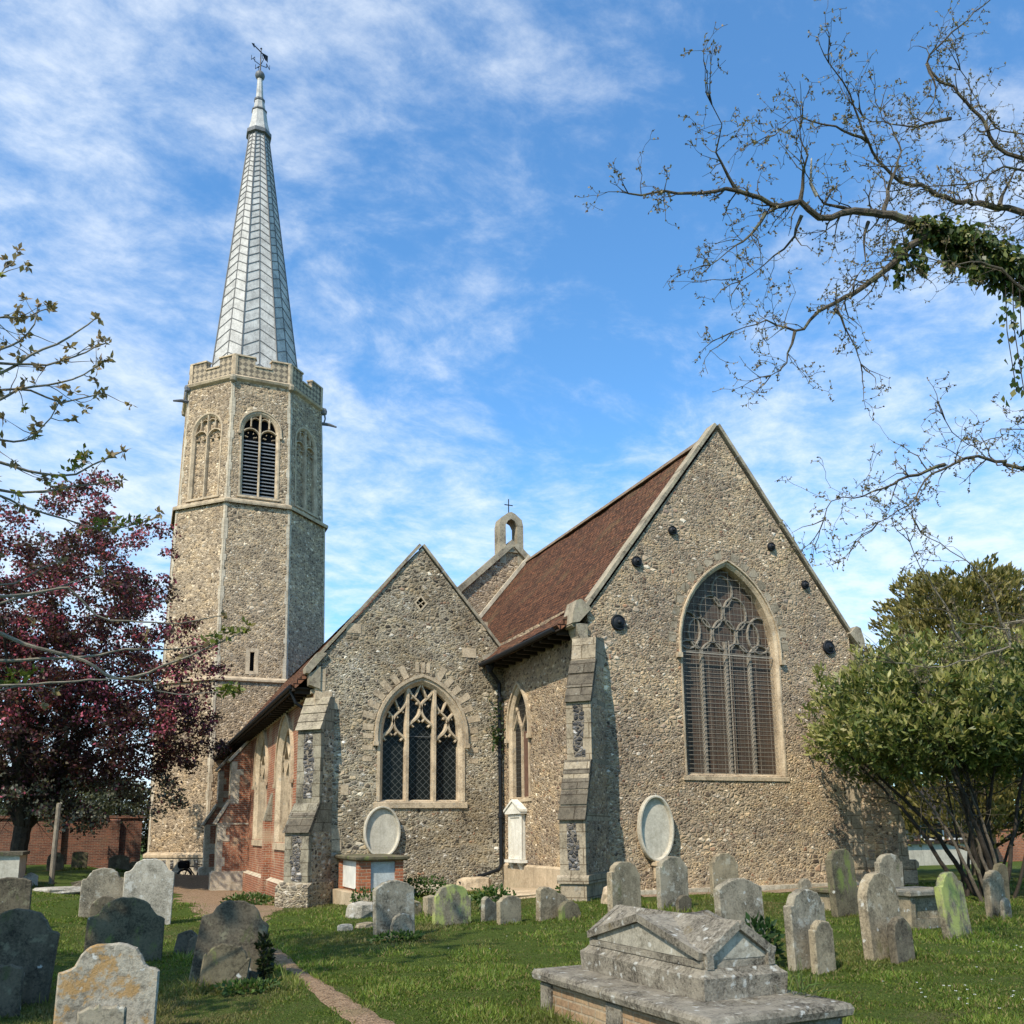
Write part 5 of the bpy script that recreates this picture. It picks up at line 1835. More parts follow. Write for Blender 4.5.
mb = MB()
mb.tube([(-2.24, 33, gz(-2.24, 33) - .3), (-2.22, 33, 1.0), (-2.19, 33, 2.35)], [.085, .08, .075], 8)
mb.lathe((-2.19, 33, 2.35), (0, 0, 1), [(.075, 0), (.05, .04), (.01, .05)], 8)
po = mb.build('post', 'wood_post')
tag(po, 'plain grey wooden post standing under the purple tree', 'post')

bx, by = 2.95, 46.0
bz = gz(bx, by)
t = thing('bicycle', 'dark bicycle with a black bag leaning at the foot of the tower', 'bicycle', (bx, by, bz))
def wheel(cx, cy):
    c = Vector((cx, cy, bz + .36))
    ax = Vector((1, -.35, 0)).normalized()
    s_ = Vector((-ax.y, ax.x, 0))
    P = lambda a, r: c + ax * (r * math.cos(a)) + Vector((0, 0, r * math.sin(a)))
    mb = MB()
    mb.tube([P(2 * math.pi * k / 24, .33) for k in range(25)], .055, 6, False)
    wh = mb.build('wheel', 'iron', t)
    mb = MB()
    for k in range(10):
        mb.bar(c, P(2 * math.pi * k / 10, .31), .014)
    mb.lathe(c - s_ * .05, s_, [(.03, 0), (.03, .1)], 8)
    mb.build('spokes', 'lead_seam', wh)
    return c
ax = Vector((1, -.35, 0)).normalized()
w0 = wheel(bx - ax.x * .50, by - ax.y * .50)
w1 = wheel(bx + ax.x * .50, by + ax.y * .50)
mb = MB()
bb, st_, hd = (w0 + w1) / 2 + Vector((0, 0, -.06)) + ax * .06, (w0 + w1) / 2 + Vector((0, 0, .46)) + ax * .18, (w0 + w1) / 2 + Vector((0, 0, .48)) - ax * .34
for a, b in ((w1, bb), (bb, st_), (st_, hd), (hd, bb), (w1, st_), (hd, w0)):
    mb.tube([a, b], .03, 6)
mb.build('frame', 'iron', t)
mb = MB()
mb.tube([hd, hd + Vector((0, 0, .14))], .018, 6)
s_ = Vector((-ax.y, ax.x, 0))
mb.tube([hd + Vector((0, 0, .14)) - s_ * .28, hd + Vector((0, 0, .16)), hd + Vector((0, 0, .14)) + s_ * .28], .016, 6)
mb.build('handlebar', 'iron', t)
mb = MB()
mb.loft([[st_ + ax * a + s_ * b + Vector((0, 0, z)) for a, b in ((-.14, -.02), (.1, -.08), (.13, 0), (.1, .08), (-.14, .02))] for z in (.06, .11)])
mb.build('saddle', 'iron', t)
mb = MB()
cb = w0 + Vector((0, 0, .55)) - ax * .02
mb.loft([[cb + ax * (a * f) + s_ * (b * f) + Vector((0, 0, z)) for a, b in ((-.26, -.16), (.2, -.19), (.26, 0), (.2, .19), (-.26, .16), (-.3, 0))] for f, z in ((.8, -.17), (1, -.08), (1.02, .08), (.8, .17), (.4, .2))])
mb.build('bag', 'void', t)

t = thing('outbuilding', 'low outbuilding with a pale wall and dark window strip, seen between the laurel stems', 'building', (33, 30, -.3))
mb = MB()
mb.box(29.2, 36.0, 30.0, 33.5, -.8, .62)
mb.build('wall', 'tablet_grey', t)
mb = MB()
mb.box(29.3, 35.9, 30.1, 33.4, .70, 1.75)
mb.build('upper_wall', 'brick_red', t)
mb = MB()
mb.box(29.0, 36.2, 29.85, 30.0, .621, .75)
mb.build('sill', 'timber', t)
for x in (31.9, 33.6):
    mb = MB()
    for (x0, x1, z0, z1) in ((x, x + .07, .78, 1.6), (x + 1.3, x + 1.37, .78, 1.6), (x + .071, x + 1.299, .78, .85), (x + .071, x + 1.299, 1.53, 1.6)):
        mb.box(x0, x1, 30.03, 30.1, z0, z1)
    wn = mb.build('window', 'white_paint', t)
    mb = MB()
    mb.box(x + .05, x + 1.32, 30.07, 30.099, .84, 1.54)
    mb.build('pane', 'glass_plain', wn)
mb = MB()
mb.prism([(28.8, 29.6, 1.7), (28.8, 33.9, 1.7), (28.8, 31.75, 3.2)], (7.6, 0, 0))
mb.build('roof', 'timber', t)

t = thing('garden_wall', 'sunlit orange brick wall beyond the laurel at the right edge', 'wall', (39, 31, -.3))
mb = MB()
mb.box(36.3, 44.0, 31.0, 31.3, -.9, 1.15)
mb.build('wall', 'brick_tomb', t)
mb = MB()
mb.box(36.25, 44.0, 30.95, 31.35, 1.151, 1.22)
mb.build('coping', 'brick_tomb', t)


# ================================================================== vegetation
# limbs seen in the photograph, as points in the churchyard (metres) with the radius at the thick end
RIGHT_LIMBS =[
 ([(8.8, 6.15, 7.4), (8.0, 6.26, 7.67), (7.52, 6.33, 7.76), (7.06, 6.42, 7.81), (6.72, 6.49, 7.8), (6.33, 6.58, 7.7), (6.1, 6.6, 7.81), (5.78, 6.67, 7.75), (5.39, 6.73, 7.85), (4.77, 6.87, 7.73), (4.25, 6.98, 7.66)],0.115),
 ([(5.39, 6.73, 7.85), (5.1, 6.63, 8.14), (5.08, 6.5, 8.36), (4.94, 6.46, 8.48)],0.022),
 ([(5.75, 6.72, 7.69), (5.57, 6.76, 7.42), (5.13, 6.88, 7.02)],0.022),
 ([(6.16, 6.65, 7.72), (6.09, 6.86, 7.45), (5.78, 7.23, 7.22)],0.022),
 ([(6.13, 6.63, 7.85), (6.07, 6.44, 8.24), (5.96, 6.37, 8.45)],0.028),
 ([(6.73, 6.5, 7.81), (6.29, 6.54, 7.88), (6.18, 6.5, 8.03), (6.1, 6.49, 8.09)],0.025),
 ([(7.1, 6.45, 7.85), (7.33, 6.48, 8.41), (7.49, 6.49, 8.8), (7.43, 6.66, 9.43)],0.03),
 ([(6.95, 6.52, 7.77), (6.88, 6.56, 7.5), (6.9, 6.55, 7.3), (6.81, 6.59, 7.15)],0.022),
 ([(7.7, 6.32, 7.76), (7.31, 6.44, 7.43), (6.85, 6.57, 7.0), (6.35, 6.71, 6.68), (6.08, 6.78, 6.43), (5.74, 6.82, 6.5), (5.38, 6.91, 6.35)],0.05),
 ([(6.03, 6.73, 6.4), (5.92, 6.78, 6.07), (5.77, 6.83, 5.91)],0.018),
 ([(6.53, 6.68, 6.75), (6.8, 6.72, 6.38), (6.9, 6.74, 6.22)],0.018),
 ([(9.28, 6.4, 8.47), (8.37, 6.56, 8.47), (7.91, 6.61, 8.56), (7.53, 6.66, 8.61), (7.16, 6.62, 8.9), (6.82, 6.51, 9.31), (6.53, 6.47, 9.55)],0.075),
 ([(7.18, 6.64, 8.92), (6.75, 6.69, 9.01), (6.33, 6.75, 9.04), (6.03, 6.82, 8.78)],0.02),
 ([(9.16, 6.24, 8.99), (8.69, 6.36, 9.51), (8.36, 6.45, 9.86), (8.09, 6.52, 10.17), (8.34, 6.36, 10.51), (8.76, 6.13, 10.92), (8.96, 5.99, 11.27)],0.05),
 ([(9.08, 6.2, 8.8), (8.51, 6.33, 8.59), (7.88, 6.45, 8.43), (7.47, 6.53, 8.32)],0.035),
 ([(8.27, 6.43, 9.41), (7.63, 6.55, 9.19), (7.12, 6.62, 9.2)],0.022),
 ([(8.05, 6.49, 10.12), (8.08, 6.45, 9.67), (7.86, 6.5, 9.31)],0.02),
 ([(9.14, 6.19, 9.28), (8.62, 6.26, 9.5), (8.36, 6.23, 9.78), (8.25, 6.23, 9.87)],0.03),
 ([(8.93, 6.44, 8.48), (9.06, 6.37, 8.8), (9.24, 6.28, 9.19)],0.03),
 ([(9.11, 6.64, 5.33), (8.84, 6.66, 5.39), (8.32, 6.74, 5.37), (7.87, 6.82, 5.15), (7.63, 6.87, 4.87), (7.43, 6.9, 4.71), (7.17, 6.95, 4.55)],0.055),
 ([(8.03, 6.78, 5.27), (7.4, 6.92, 5.01), (7.04, 7.0, 4.85), (6.68, 7.07, 4.77), (6.56, 7.09, 4.55)],0.025),
 ([(9.08, 6.57, 5.77), (8.76, 6.63, 5.67), (8.37, 6.71, 5.52), (8.0, 6.69, 5.75)],0.02),
 ([(9.21, 6.93, 3.65), (8.99, 6.96, 3.54), (8.53, 6.99, 3.54), (8.29, 7.0, 3.58)],0.04),
 ([(9.36, 6.97, 3.65), (9.06, 7.04, 3.37), (8.54, 7.14, 3.18), (7.99, 7.23, 3.08), (7.58, 7.28, 3.11)],0.045),
 ([(8.38, 7.1, 3.39), (8.06, 7.08, 3.94), (7.89, 7.07, 4.18), (7.73, 7.07, 4.44)],0.018),
 ([(9.07, 7.03, 3.43), (8.63, 6.93, 4.07), (8.29, 6.95, 4.32), (7.83, 7.0, 4.53)],0.02),
 ([(8.46, 5.94, 6.98), (8.05, 5.99, 7.2), (7.49, 6.13, 7.18), (7.21, 6.19, 7.23)],0.02),
]
LEFT_LIMBS =[
 ([(-1.75, 9.4, 5.53), (-1.44, 9.46, 5.81), (-1.2, 9.51, 6.07), (-0.88, 9.56, 6.38), (-0.64, 9.59, 6.67)],0.022),
 ([(-1.77, 9.35, 5.83), (-1.45, 9.43, 5.91), (-1.05, 9.52, 6.02), (-0.81, 9.56, 6.18), (-0.53, 9.6, 6.41)],0.02),
 ([(-1.65, 9.38, 5.41), (-1.27, 9.47, 5.68), (-0.93, 9.54, 5.86), (-0.71, 9.58, 6.01), (-0.5, 9.61, 6.24)],0.02),
 ([(-1.75, 9.39, 5.6), (-1.43, 9.48, 5.65), (-1.17, 9.55, 5.73), (-0.9, 9.64, 5.7), (-0.53, 9.7, 5.9)],0.02),
 ([(-1.72, 9.49, 4.99), (-1.39, 9.57, 4.95), (-1.03, 9.65, 4.91), (-0.73, 9.69, 4.97), (-0.57, 9.71, 5.1), (-0.31, 9.72, 5.29)],0.025),
 ([(-1.63, 9.45, 4.98), (-1.41, 9.58, 5.18), (-1.2, 9.68, 5.25), (-1.01, 9.81, 5.58), (-0.95, 9.89, 5.81)],0.018),
 ([(-1.7, 9.54, 4.66), (-1.37, 9.63, 4.68), (-1.11, 9.68, 4.71), (-0.75, 9.73, 4.84), (-0.32, 9.78, 5.0)],0.022),
 ([(-1.69, 9.55, 4.61), (-1.09, 9.65, 4.53), (-0.52, 9.73, 4.44), (-0.24, 9.74, 4.48), (-0.03, 9.74, 4.57)],0.018),
 ([(-1.68, 9.32, 5.78), (-1.47, 9.49, 6.08), (-1.32, 9.59, 6.26), (-1.22, 9.69, 6.52), (-1.21, 9.81, 6.8)],0.02),
 ([(-1.71, 9.21, 6.4), (-1.56, 9.68, 7.0), (-1.53, 9.85, 7.25)],0.02),
 ([(-1.69, 9.26, 6.11), (-1.49, 9.46, 6.4), (-1.33, 9.58, 6.5), (-1.1, 9.76, 6.77)],0.018),
 ([(-1.62, 9.75, 3.46), (-1.31, 9.84, 3.6), (-0.75, 9.96, 3.87), (-0.45, 10.02, 4.06)],0.022),
 ([(-1.02, 9.46, 3.62), (-0.7, 9.47, 3.72), (-0.44, 9.57, 3.49), (-0.15, 9.59, 3.46), (0.33, 9.61, 3.48), (0.77, 9.6, 3.6)],0.018),
 ([(-1.6, 9.83, 2.97), (-1.26, 9.82, 3.02), (-0.53, 9.79, 3.11), (-0.14, 9.76, 3.2), (0.34, 9.73, 3.23), (0.66, 9.7, 3.3)],0.022),
 ([(-1.62, 9.75, 3.43), (-1.28, 9.76, 3.28), (-0.94, 9.76, 3.16), (-0.52, 9.74, 3.06), (-0.19, 9.74, 2.89), (0.35, 9.65, 3.1), (0.78, 9.57, 3.32), (1.01, 9.52, 3.46)],0.024),
 ([(-0.18, 9.27, 2.82), (0.16, 9.42, 2.74), (0.36, 9.49, 2.72), (0.97, 9.66, 2.83)],0.014),
 ([(-1.65, 9.66, 3.95), (-1.34, 9.93, 3.8), (-1.01, 10.08, 4.04), (-0.84, 10.16, 4.18)],0.02),
 ([(-1.57, 9.89, 2.63), (-1.28, 10.11, 2.78), (-1.03, 10.26, 2.87), (-0.81, 10.41, 2.85)],0.018),
]



def smooth_line(pts, step, jit, rnd):
    """Catmull-Rom through the points with a little crookedness"""
    P = [Vector(p) for p in pts]
    P = [P[0] * 2 - P[1]] + P + [P[-1] * 2 - P[-2]]
    out = []
    for i in range(1, len(P) - 2):
        a, b, c, d = P[i - 1], P[i], P[i + 1], P[i + 2]
        n = max(1, int((c - b).length / step))
        for k in range(n):
            t = k / n
            out.append(0.5 * ((2 * b) + (c - a) * t + (2 * a - 5 * b + 4 * c - d) * t * t + (3 * b - a - 3 * c + d) * t ** 3))
    out.append(P[-2])
    return [p + Vector((rnd.uniform(-jit, jit), rnd.uniform(-jit, jit), rnd.uniform(-jit, jit))) if 0 < i < len(out) - 1 else p for i, p in enumerate(out)]


def rvec(rnd):
    return Vector((rnd.gauss(0, 1), rnd.gauss(0, 1), rnd.gauss(0, 1))).normalized()


def twig(mb, p, d, L, r, rnd, level, tips, bend=.35, up=.05, n=4, sub=(2, 4), step=.09):
    pts, rad = [p], [r]
    k = max(3, int(L / step))
    d = d.normalized()
    kids = []
    for i in range(k):
        d = (d + rvec(rnd) * bend + Vector((0, 0, up))).normalized()
        p = p + d * (L / k)
        pts.append(p)
        rad.append(max(r * (1 - .75 * (i + 1) / k), .0022))
        if level > 0 and i > 0:
            kids.append((p, d, rad[-1], i / k))
        tips.append((p, d))
    mb.tube(pts, rad, n, False)
    if level > 0:
        for _ in range(rnd.randint(*sub)):
            q, dd, rr, f = rnd.choice(kids)
            side = (rvec(rnd) - dd * rvec(rnd).dot(dd)).normalized()
            twig(mb, q, dd * .6 + side * .9, L * rnd.uniform(.35, .65), rr * .75, rnd, level - 1, tips, bend, up, n, sub, step)


def leaves(name, P, D, L, W, C, mat, parent=None, fold=.15, seed=1):
    P, D, C = np.asarray(P, float), np.asarray(D, float), np.asarray(C, float)
    n = len(P)
    rg = np.random.default_rng(seed)
    D = D / (np.linalg.norm(D, axis=1, keepdims=True) + 1e-9)
    Nn = rg.normal(size=(n, 3))
    S = np.cross(D, Nn)
    S /= np.linalg.norm(S, axis=1, keepdims=True) + 1e-9
    Nn = np.cross(S, D)
    L = np.broadcast_to(np.asarray(L, float), (n,))[:, None]
    W = np.broadcast_to(np.asarray(W, float), (n,))[:, None]
    mid = P + D * L * .45 + Nn * L * fold
    V = np.stack([P, mid + S * W / 2, P + D * L, mid - S * W / 2], 1).reshape(-1, 3)
    me = bpy.data.meshes.new(name)
    me.vertices.add(4 * n)
    me.vertices.foreach_set('co', V.ravel())
    me.loops.add(4 * n)
    me.loops.foreach_set('vertex_index', np.arange(4 * n, dtype=np.int32))
    me.polygons.add(n)
    me.polygons.foreach_set('loop_start', np.arange(0, 4 * n, 4, dtype=np.int32))
    me.polygons.foreach_set('loop_total', np.full(n, 4, dtype=np.int32))
    at = me.color_attributes.new('Col', 'FLOAT_COLOR', 'POINT')
    c4 = np.concatenate([np.repeat(C, 4, 0), np.ones((4 * n, 1))], 1)
    at.data.foreach_set('color', c4.astype(np.float32).ravel())
    me.materials.append(M[mat])
    me.update(calc_edges=True)
    me.validate()
    o = bpy.data.objects.new(name, me)
    COL.objects.link(o)
    if parent is not None:
        attach(o, parent)
    return o


def palette(rg, n, cols, weights, var=.25):
    c = np.array(cols)[rg.choice(len(cols), n, p=np.array(weights) / sum(weights))]
    return c * rg.uniform(1 - var, 1 + var, (n, 1)) * rg.uniform(.92, 1.08, (n, 3))


# --- bare tree overhanging from the right
rnd = random.Random(21)
t = thing('bare_tree', 'big bare spring tree reaching in from the right, its thick limb wrapped in ivy', 'tree', (11.6, 5.2, -.2))
mb = MB()
mb.tube(smooth_line([(11.6, 5.2, -.5), (11.5, 5.3, 1.5), (11.3, 5.4, 3.6), (11.2, 5.5, 5.4), (11.3, 5.3, 7.6), (11.6, 5.0, 9.6), (11.5, 4.6, 12)], .4, .03, rnd), [.42 - .30 * min(1, k / 32) for k in range(len(smooth_line([(11.6, 5.2, -.5), (11.5, 5.3, 1.5), (11.3, 5.4, 3.6), (11.2, 5.5, 5.4), (11.3, 5.3, 7.6), (11.6, 5.0, 9.6), (11.5, 4.6, 12)], .4, .03, rnd)))], 12)
mb.build('trunk', 'bark', t, True)
tips = []
roots = {0: (11.2, 5.5, 7.25), 11: (11.3, 5.35, 7.6), 13: (11.4, 5.2, 8.3), 14: (11.35, 5.3, 8.0), 17: (11.5, 5.1, 8.8), 19: (11.25, 5.5, 4.8), 21: (11.25, 5.5, 5.2), 22: (11.3, 5.45, 3.2), 23: (11.3, 5.45, 2.9)}
tw = MB()
for i, (pts, r) in enumerate(RIGHT_LIMBS):
    P = list(pts)
    if i in roots:
        P = [roots[i]] + P
    line = smooth_line(P, .11, .02 if r > .03 else .02, rnd)
    n = len(line)
    rad = [max(r * (1 - .93 * (k / (n - 1)) ** .75), .005) for k in range(n)]
    lm = MB()
    lm.tube(line, rad, 8 if r > .04 else 6)
    lm.build('limb', 'bark_pale' if 22 <= i <= 25 else 'bark', t, True)
    dens = 1.0 if i not in (24, 25) else .5
    for k in range(2, n - 1):
        if i in roots and k < 8:
            continue
        for _tw in range(1 if rnd.random() < .55 else 2) if rnd.random() < .9 * dens else ():
            d = (line[k + 1] - line[k]).normalized()
            side = rvec(rnd)
            side = (side - d * side.dot(d)).normalized()
            f = k / n
            twig(tw, line[k], d * .6 + side * .85 + Vector((0, 0, .02)), rnd.uniform(.18, .58) * (1.05 - .35 * f), min(.010, rad[k] * .5), rnd, 2, tips, .52, .015, 4, (1, 3))
    d = (line[-1] - line[-2]).normalized()
    for _ in range(3):
        twig(tw, line[-1], d + rvec(rnd) * .5, rnd.uniform(.15, .35) if i == 0 else rnd.uniform(.3, .55), .007, rnd, 2, tips, .4, .03, 4, (1, 3))
tw.build('twigs', 'bark', t)
# off-frame crown so the tree is whole
oc = MB()
for k in range(26):
    p = Vector((11.4, 5.2, rnd.uniform(6.5, 11.5)))
    d = Vector((rnd.uniform(.1, 1), rnd.uniform(-1, .4), rnd.uniform(.1, .8)))
    twig(oc, p, d, rnd.uniform(2, 4), .06, rnd, 2, [], .25, .05, 5, (3, 5), .4)
oc.build('branches', 'bark', t)
rg = np.random.default_rng(5)
sel = [x for x in tips if rnd.random() < .6]
PP, DD = [], []
for p, d in sel:
    for _ in range(2):
        PP.append(p)
        DD.append(d * .5 + rvec(rnd))
leaves('buds', PP, DD, rg.uniform(.018, .042, len(PP)), .02, palette(rg, len(PP), [(.17, .135, .08), (.25, .21, .11), (.13, .095, .06)], [4, 3, 2]), 'leaf', t, seed=6)
mb = MB()     # pale broken stub
mb.tube([(6.28, 6.54, 7.90), (6.20, 6.53, 8.02), (6.21, 6.5, 8.30)], [.02, .017, .008], 6)
mb.build('broken_stub', 'gs_pale', t)
# ivy on the thick limb and hanging at the frame's edge
ivl = smooth_line([(11.2, 5.5, 7.3), (10.0, 5.85, 7.4), (8.9, 6.12, 7.38), (8.0, 6.26, 7.67), (7.45, 6.34, 7.78)], .05, .0, rnd)
PP, DD = [], []
for k, p in enumerate(ivl):
    f = k / len(ivl)
    rr = .40 * (1 - f) ** .5 + .05
    for _ in range(62 if f < .93 else 26):
        v = rvec(rnd)
        q = p + v * rr * rnd.uniform(.4, 1.0) + Vector((0, 0, -.10 * (1 - f)))
        PP.append(q)
        DD.append(v * .5 + Vector((0, 0, -.8)) + rvec(rnd) * .4)
for (x, y, z, L) in ((7.30, 6.44, 7.60, .50), (7.55, 6.4, 7.6, .35), (7.9, 6.3, 7.6, .3), (8.15, 6.2, 7.5, .3)):
    for k in range(90):
        f = rnd.random()
        PP.append(Vector((x, y, z)) + rvec(rnd) * .09 * (1.1 - f * .6) + Vector((-.05 * f, 0, -L * f)))
        DD.append(Vector((0, 0, -1)) + rvec(rnd) * .7)
for k in range(110):          # long hanging strands
    f = rnd.random()
    bx_ = rnd.choice(((8.50, 6.10), (8.44, 6.14), (8.58, 6.08), (8.70, 6.04), (8.85, 6.0)))
    PP.append(Vector((bx_[0] + rnd.gauss(0, .05) - .04 * math.sin(f * 7), bx_[1] + rnd.gauss(0, .05), 7.0 - 1.15 * f + rnd.gauss(0, .03))))
    DD.append(Vector((0, 0, -1)) + rvec(rnd) * .7)
st = MB()
for bx_ in ((8.50, 6.10), (8.44, 6.14), (8.58, 6.08), (8.70, 6.04), (8.85, 6.0)):
    st.tube([(bx_[0] + .02, bx_[1], 7.2), (bx_[0] - .04, bx_[1], 6.6), (bx_[0], bx_[1], 5.9)], .006, 4)
iv = leaves('ivy', PP, DD, rg.uniform(.06, .11, len(PP)), rg.uniform(.05, .08, len(PP)), palette(rg, len(PP), [(.045, .075, .018), (.085, .115, .03), (.20, .20, .06), (.03, .05, .015)], [5, 5, 3, 2]), 'leaf_gloss', t, seed=7)
st.build('ivy_stems', 'bark_dark', t)

# --- young-leaved tree leaning in from the left
rnd = random.Random(33)
t = thing('sycamore', 'tree with fresh star-shaped leaf clusters reaching in from the left edge', 'tree', (-5.0, 8.9, -.4))
trunk = smooth_line([(-5.0, 8.9, -.7), (-4.95, 8.9, 1.2), (-4.8, 8.95, 3.2), (-4.7, 9.0, 5.4), (-4.75, 9.0, 7.5), (-4.6, 9.0, 9.5)], .3, .02, rnd)
mb = MB()
mb.tube(trunk, [.26 - .19 * k / len(trunk) for k in range(len(trunk))], 10)
mb.build('trunk', 'bark', t, True)
CL, TW = [], []
lm = MB()
for i, (pts, r) in enumerate(LEFT_LIMBS):
    P0 = Vector(pts[0])
    root = min(trunk, key=lambda q: abs(q.z - (P0.z - 1.0)))
    line = smooth_line([root, (root + P0) / 2 + Vector((0, 0, .1))] + list(pts), .12, .008, rnd)
    n = len(line)
    lm.tube(line, [max(r * 1.9 * (1 - .85 * k / (n - 1)), .005) for k in range(n)], 6)
    bare = i >= 11
    for k in range(n // 3, n):
        f = k / n
        if rnd.random() < (.36 if not bare else .10):
            d = (line[min(k + 1, n - 1)] - line[k - 1]).normalized()
            side = rvec(rnd)
            tp = []
            twig(lm, line[k], d * .6 + side * .8, rnd.uniform(.15, .42), .006, rnd, 0, tp, .25, .06, 4)
            if f > .45:
                CL.append(tp[-1])
    if not bare:
        for k in range(int(n * .55), n, 3):
            if rnd.random() < .65:
                CL.append((line[k], (line[k] - line[k - 1]).normalized()))
    CL.append((line[-1], (line[-1] - line[-2]).normalized()))
for k in range(120):            # unseen crown outside the frame, thickened to shade the left foreground
    root = rnd.choice(trunk[8:])
    d = Vector((rnd.uniform(-1, .15), rnd.uniform(-1, 1), rnd.uniform(-.05, .7)))
    tp = []
    twig(lm, root, d, rnd.uniform(1.6, 3.6), .035, rnd, 2, tp, .22, .03, 5, (2, 4), .35)
    CL.extend((q_, d_) for q_, d_ in tp if rnd.random() < .62)
lm.build('branches', 'bark_pale', t, True)
PP, DD, LL, CC = [], [], [], []
rg = np.random.default_rng(8)
for p, d in CL:
    green = rnd.random() < .12
    big = 1.0 if p.x > -1.9 else 2.1  # out-of-view leaves are oversized to cast more shade
    for _ in range(rnd.randint(7, 12)):
        PP.append(p + rvec(rnd) * .025)
        DD.append(d * .3 + rvec(rnd) + Vector((0, 0, -.15)))
        LL.append(rnd.uniform(.05, .095) * big)
        CC.append((.20, .21, .045) if green else rnd.choice(((.27, .195, .11), (.32, .24, .14), (.21, .15, .09), (.24, .19, .085))))
for (a, b) in (((-1.32, 9.8, 2.80), (-.95, 9.95, 2.98)), ((.55, 9.55, 3.30), (1.02, 9.52, 3.50)), ((.75, 9.6, 2.80), (.95, 9.66, 2.86)), ((-.62, 9.73, 4.42), (-.02, 9.74, 4.58)), ((-.8, 9.66, 5.0), (-.62, 9.72, 5.25))):
    for k in range(70):        # bright green tufts
        f = rnd.random()
        PP.append(Vector(a).lerp(Vector(b), f) + rvec(rnd) * .05)
        DD.append(rvec(rnd) + Vector((.3, 0, 0)))
        LL.append(rnd.uniform(.05, .09))
        CC.append((.13, .15, .025))
CC = np.array(CC) * rg.uniform(.75, 1.25, (len(CC), 1))
leaves('leaf_clusters', PP, DD, LL, np.array(LL) * .55, CC, 'leaf', t, .1, seed=9)

# --- purple-leaved tree in blossom
rnd = random.Random(44)
t = thing('purple_tree', 'dark purple-leaved tree with pink blossom in front of the tower', 'tree', (-3.7, 38, 0))
mb = MB()
b0 = Vector((-3.7, 38, -.3))
fork = Vector((-3.65, 38, 1.7))
mb.tube(smooth_line([b0, (-3.72, 38, .8), fork], .2, .02, rnd), .30, 10)
tipsl = []
cc = Vector((-3.0, 37.6, 6.7))
for k in range(16):
    a = 2 * math.pi * k / 16 + rnd.uniform(-.2, .2)
    rr = rnd.uniform(.4, 1)
    e = cc + Vector((math.cos(a) * 4.8 * rr, math.sin(a) * 4.2 * rr, rnd.uniform(-3, 5.5) * (1.1 - .6 * rr) + (0 if rr > .6 else 1.5)))
    m_ = fork.lerp(e, .45) + Vector((0, 0, .6)) + rvec(rnd) * .3
    ln = smooth_line([fork - Vector((0, 0, .2)), m_, e], .35, .05, rnd)
    mb.tube(ln, [max(.15 * (1 - .85 * i / len(ln)), .02) for i in range(len(ln))], 6)
    for i in range(3, len(ln)):
        for _ in range(2):
            twig(mb, ln[i], rvec(rnd) + Vector((0, 0, .2)), rnd.uniform(.8, 2.0), .022, rnd, 1, tipsl, .25, .04, 4, (2, 4), .3)
mb.build('trunk', 'bark_dark', t, True)
PP, DD, CC, LL = [], [], [], []
lob = []
for _ in range(900):
    v = rvec(rnd)
    rr = rnd.random() ** .42
    k = 1 + .16 * math.sin(5 * math.atan2(v.y, v.x) + 3 * v.z) + .10 * math.sin(11 * v.x + 7 * v.z)
    c_ = cc + Vector((v.x * 6.3 * rr * k, v.y * 5.2 * rr * k, v.z * rr * k * (7.6 if v.z > 0 else 5.3)))
    if c_.z > 9 and c_.x > 0.9:
        continue
    lob.append((c_, rr))
for c_, rr in lob:
    hgt = (c_.z - 2) / 12
    R_ = rnd.uniform(.30, .62)
    kind = rnd.random()
    for _ in range(int(rnd.uniform(75, 150))):
        q = rvec(rnd) * R_ * rnd.random() ** .5
        PP.append(c_ + Vector((q.x * 1.15, q.y * 1.15, q.z * .8)))
        DD.append(rvec(rnd) + Vector((0, 0, -.2)))
        LL.append(rnd.uniform(.09, .17))
        if rnd.random() < (.34 if (kind < .5 and hgt > .25) else .025):
            CC.append((.40, .095, .14))
        elif hgt < .12:
            CC.append(rnd.choice(((.16, .16, .12), (.10, .10, .065), (.045, .022, .022))))
        else:
            CC.append(rnd.choice(((.072, .026, .030), (.044, .019, .021), (.092, .038, .038), (.088, .066, .034))))
rg = np.random.default_rng(10)
CC = np.array(CC) * rg.uniform(.7, 1.3, (len(CC), 1))
leaves('crown', PP, DD, LL, np.array(LL) * .72, CC, 'leaf', t, .1, seed=11)

# --- laurel with many stems by the chancel's corner
rnd = random.Random(55)
t = thing('laurel', 'broad glossy laurel on many thin dark stems, with pale new shoots', 'shrub', (16.1, 13.7, -.1))
cl = Vector((16.1, 14.0, 3.62))
for k in range(17):
    a = rnd.uniform(0, 2 * math.pi)
    b0 = Vector((16.1 + .42 * math.cos(a), 13.6 + .42 * math.sin(a), -.3))
    e = cl + Vector((rnd.uniform(-2.3, 2.6), rnd.uniform(-2.2, 2.2), rnd.uniform(-1.1, .6)))
    if k < 4:
        b0, e = Vector((15.35 + .18 * k, 13.0, -.3)), Vector((14.5 + .35 * k, 14.1 - .2 * k, 2.7))
    ln = smooth_line([b0, b0.lerp(e, .4) + Vector((0, 0, .35)), e], .25, .02, rnd)
    mb = MB()
    r0 = rnd.uniform(.03, .065) if k > 3 else .04
    mb.tube(ln, [max(r0 * (1 - .7 * i / len(ln)), .012) for i in range(len(ln))], 7)
    for i in range(len(ln) // 2, len(ln)):
        twig(mb, ln[i], rvec(rnd) + Vector((0, 0, .3)), rnd.uniform(.4, .9), .014, rnd, 1, [], .2, .05, 4, (1, 3), .2)
    mb.build('stem', 'bark_dark' if k > 3 else 'bark', t, True)
PP, DD, CC, LL, WW = [], [], [], [], []
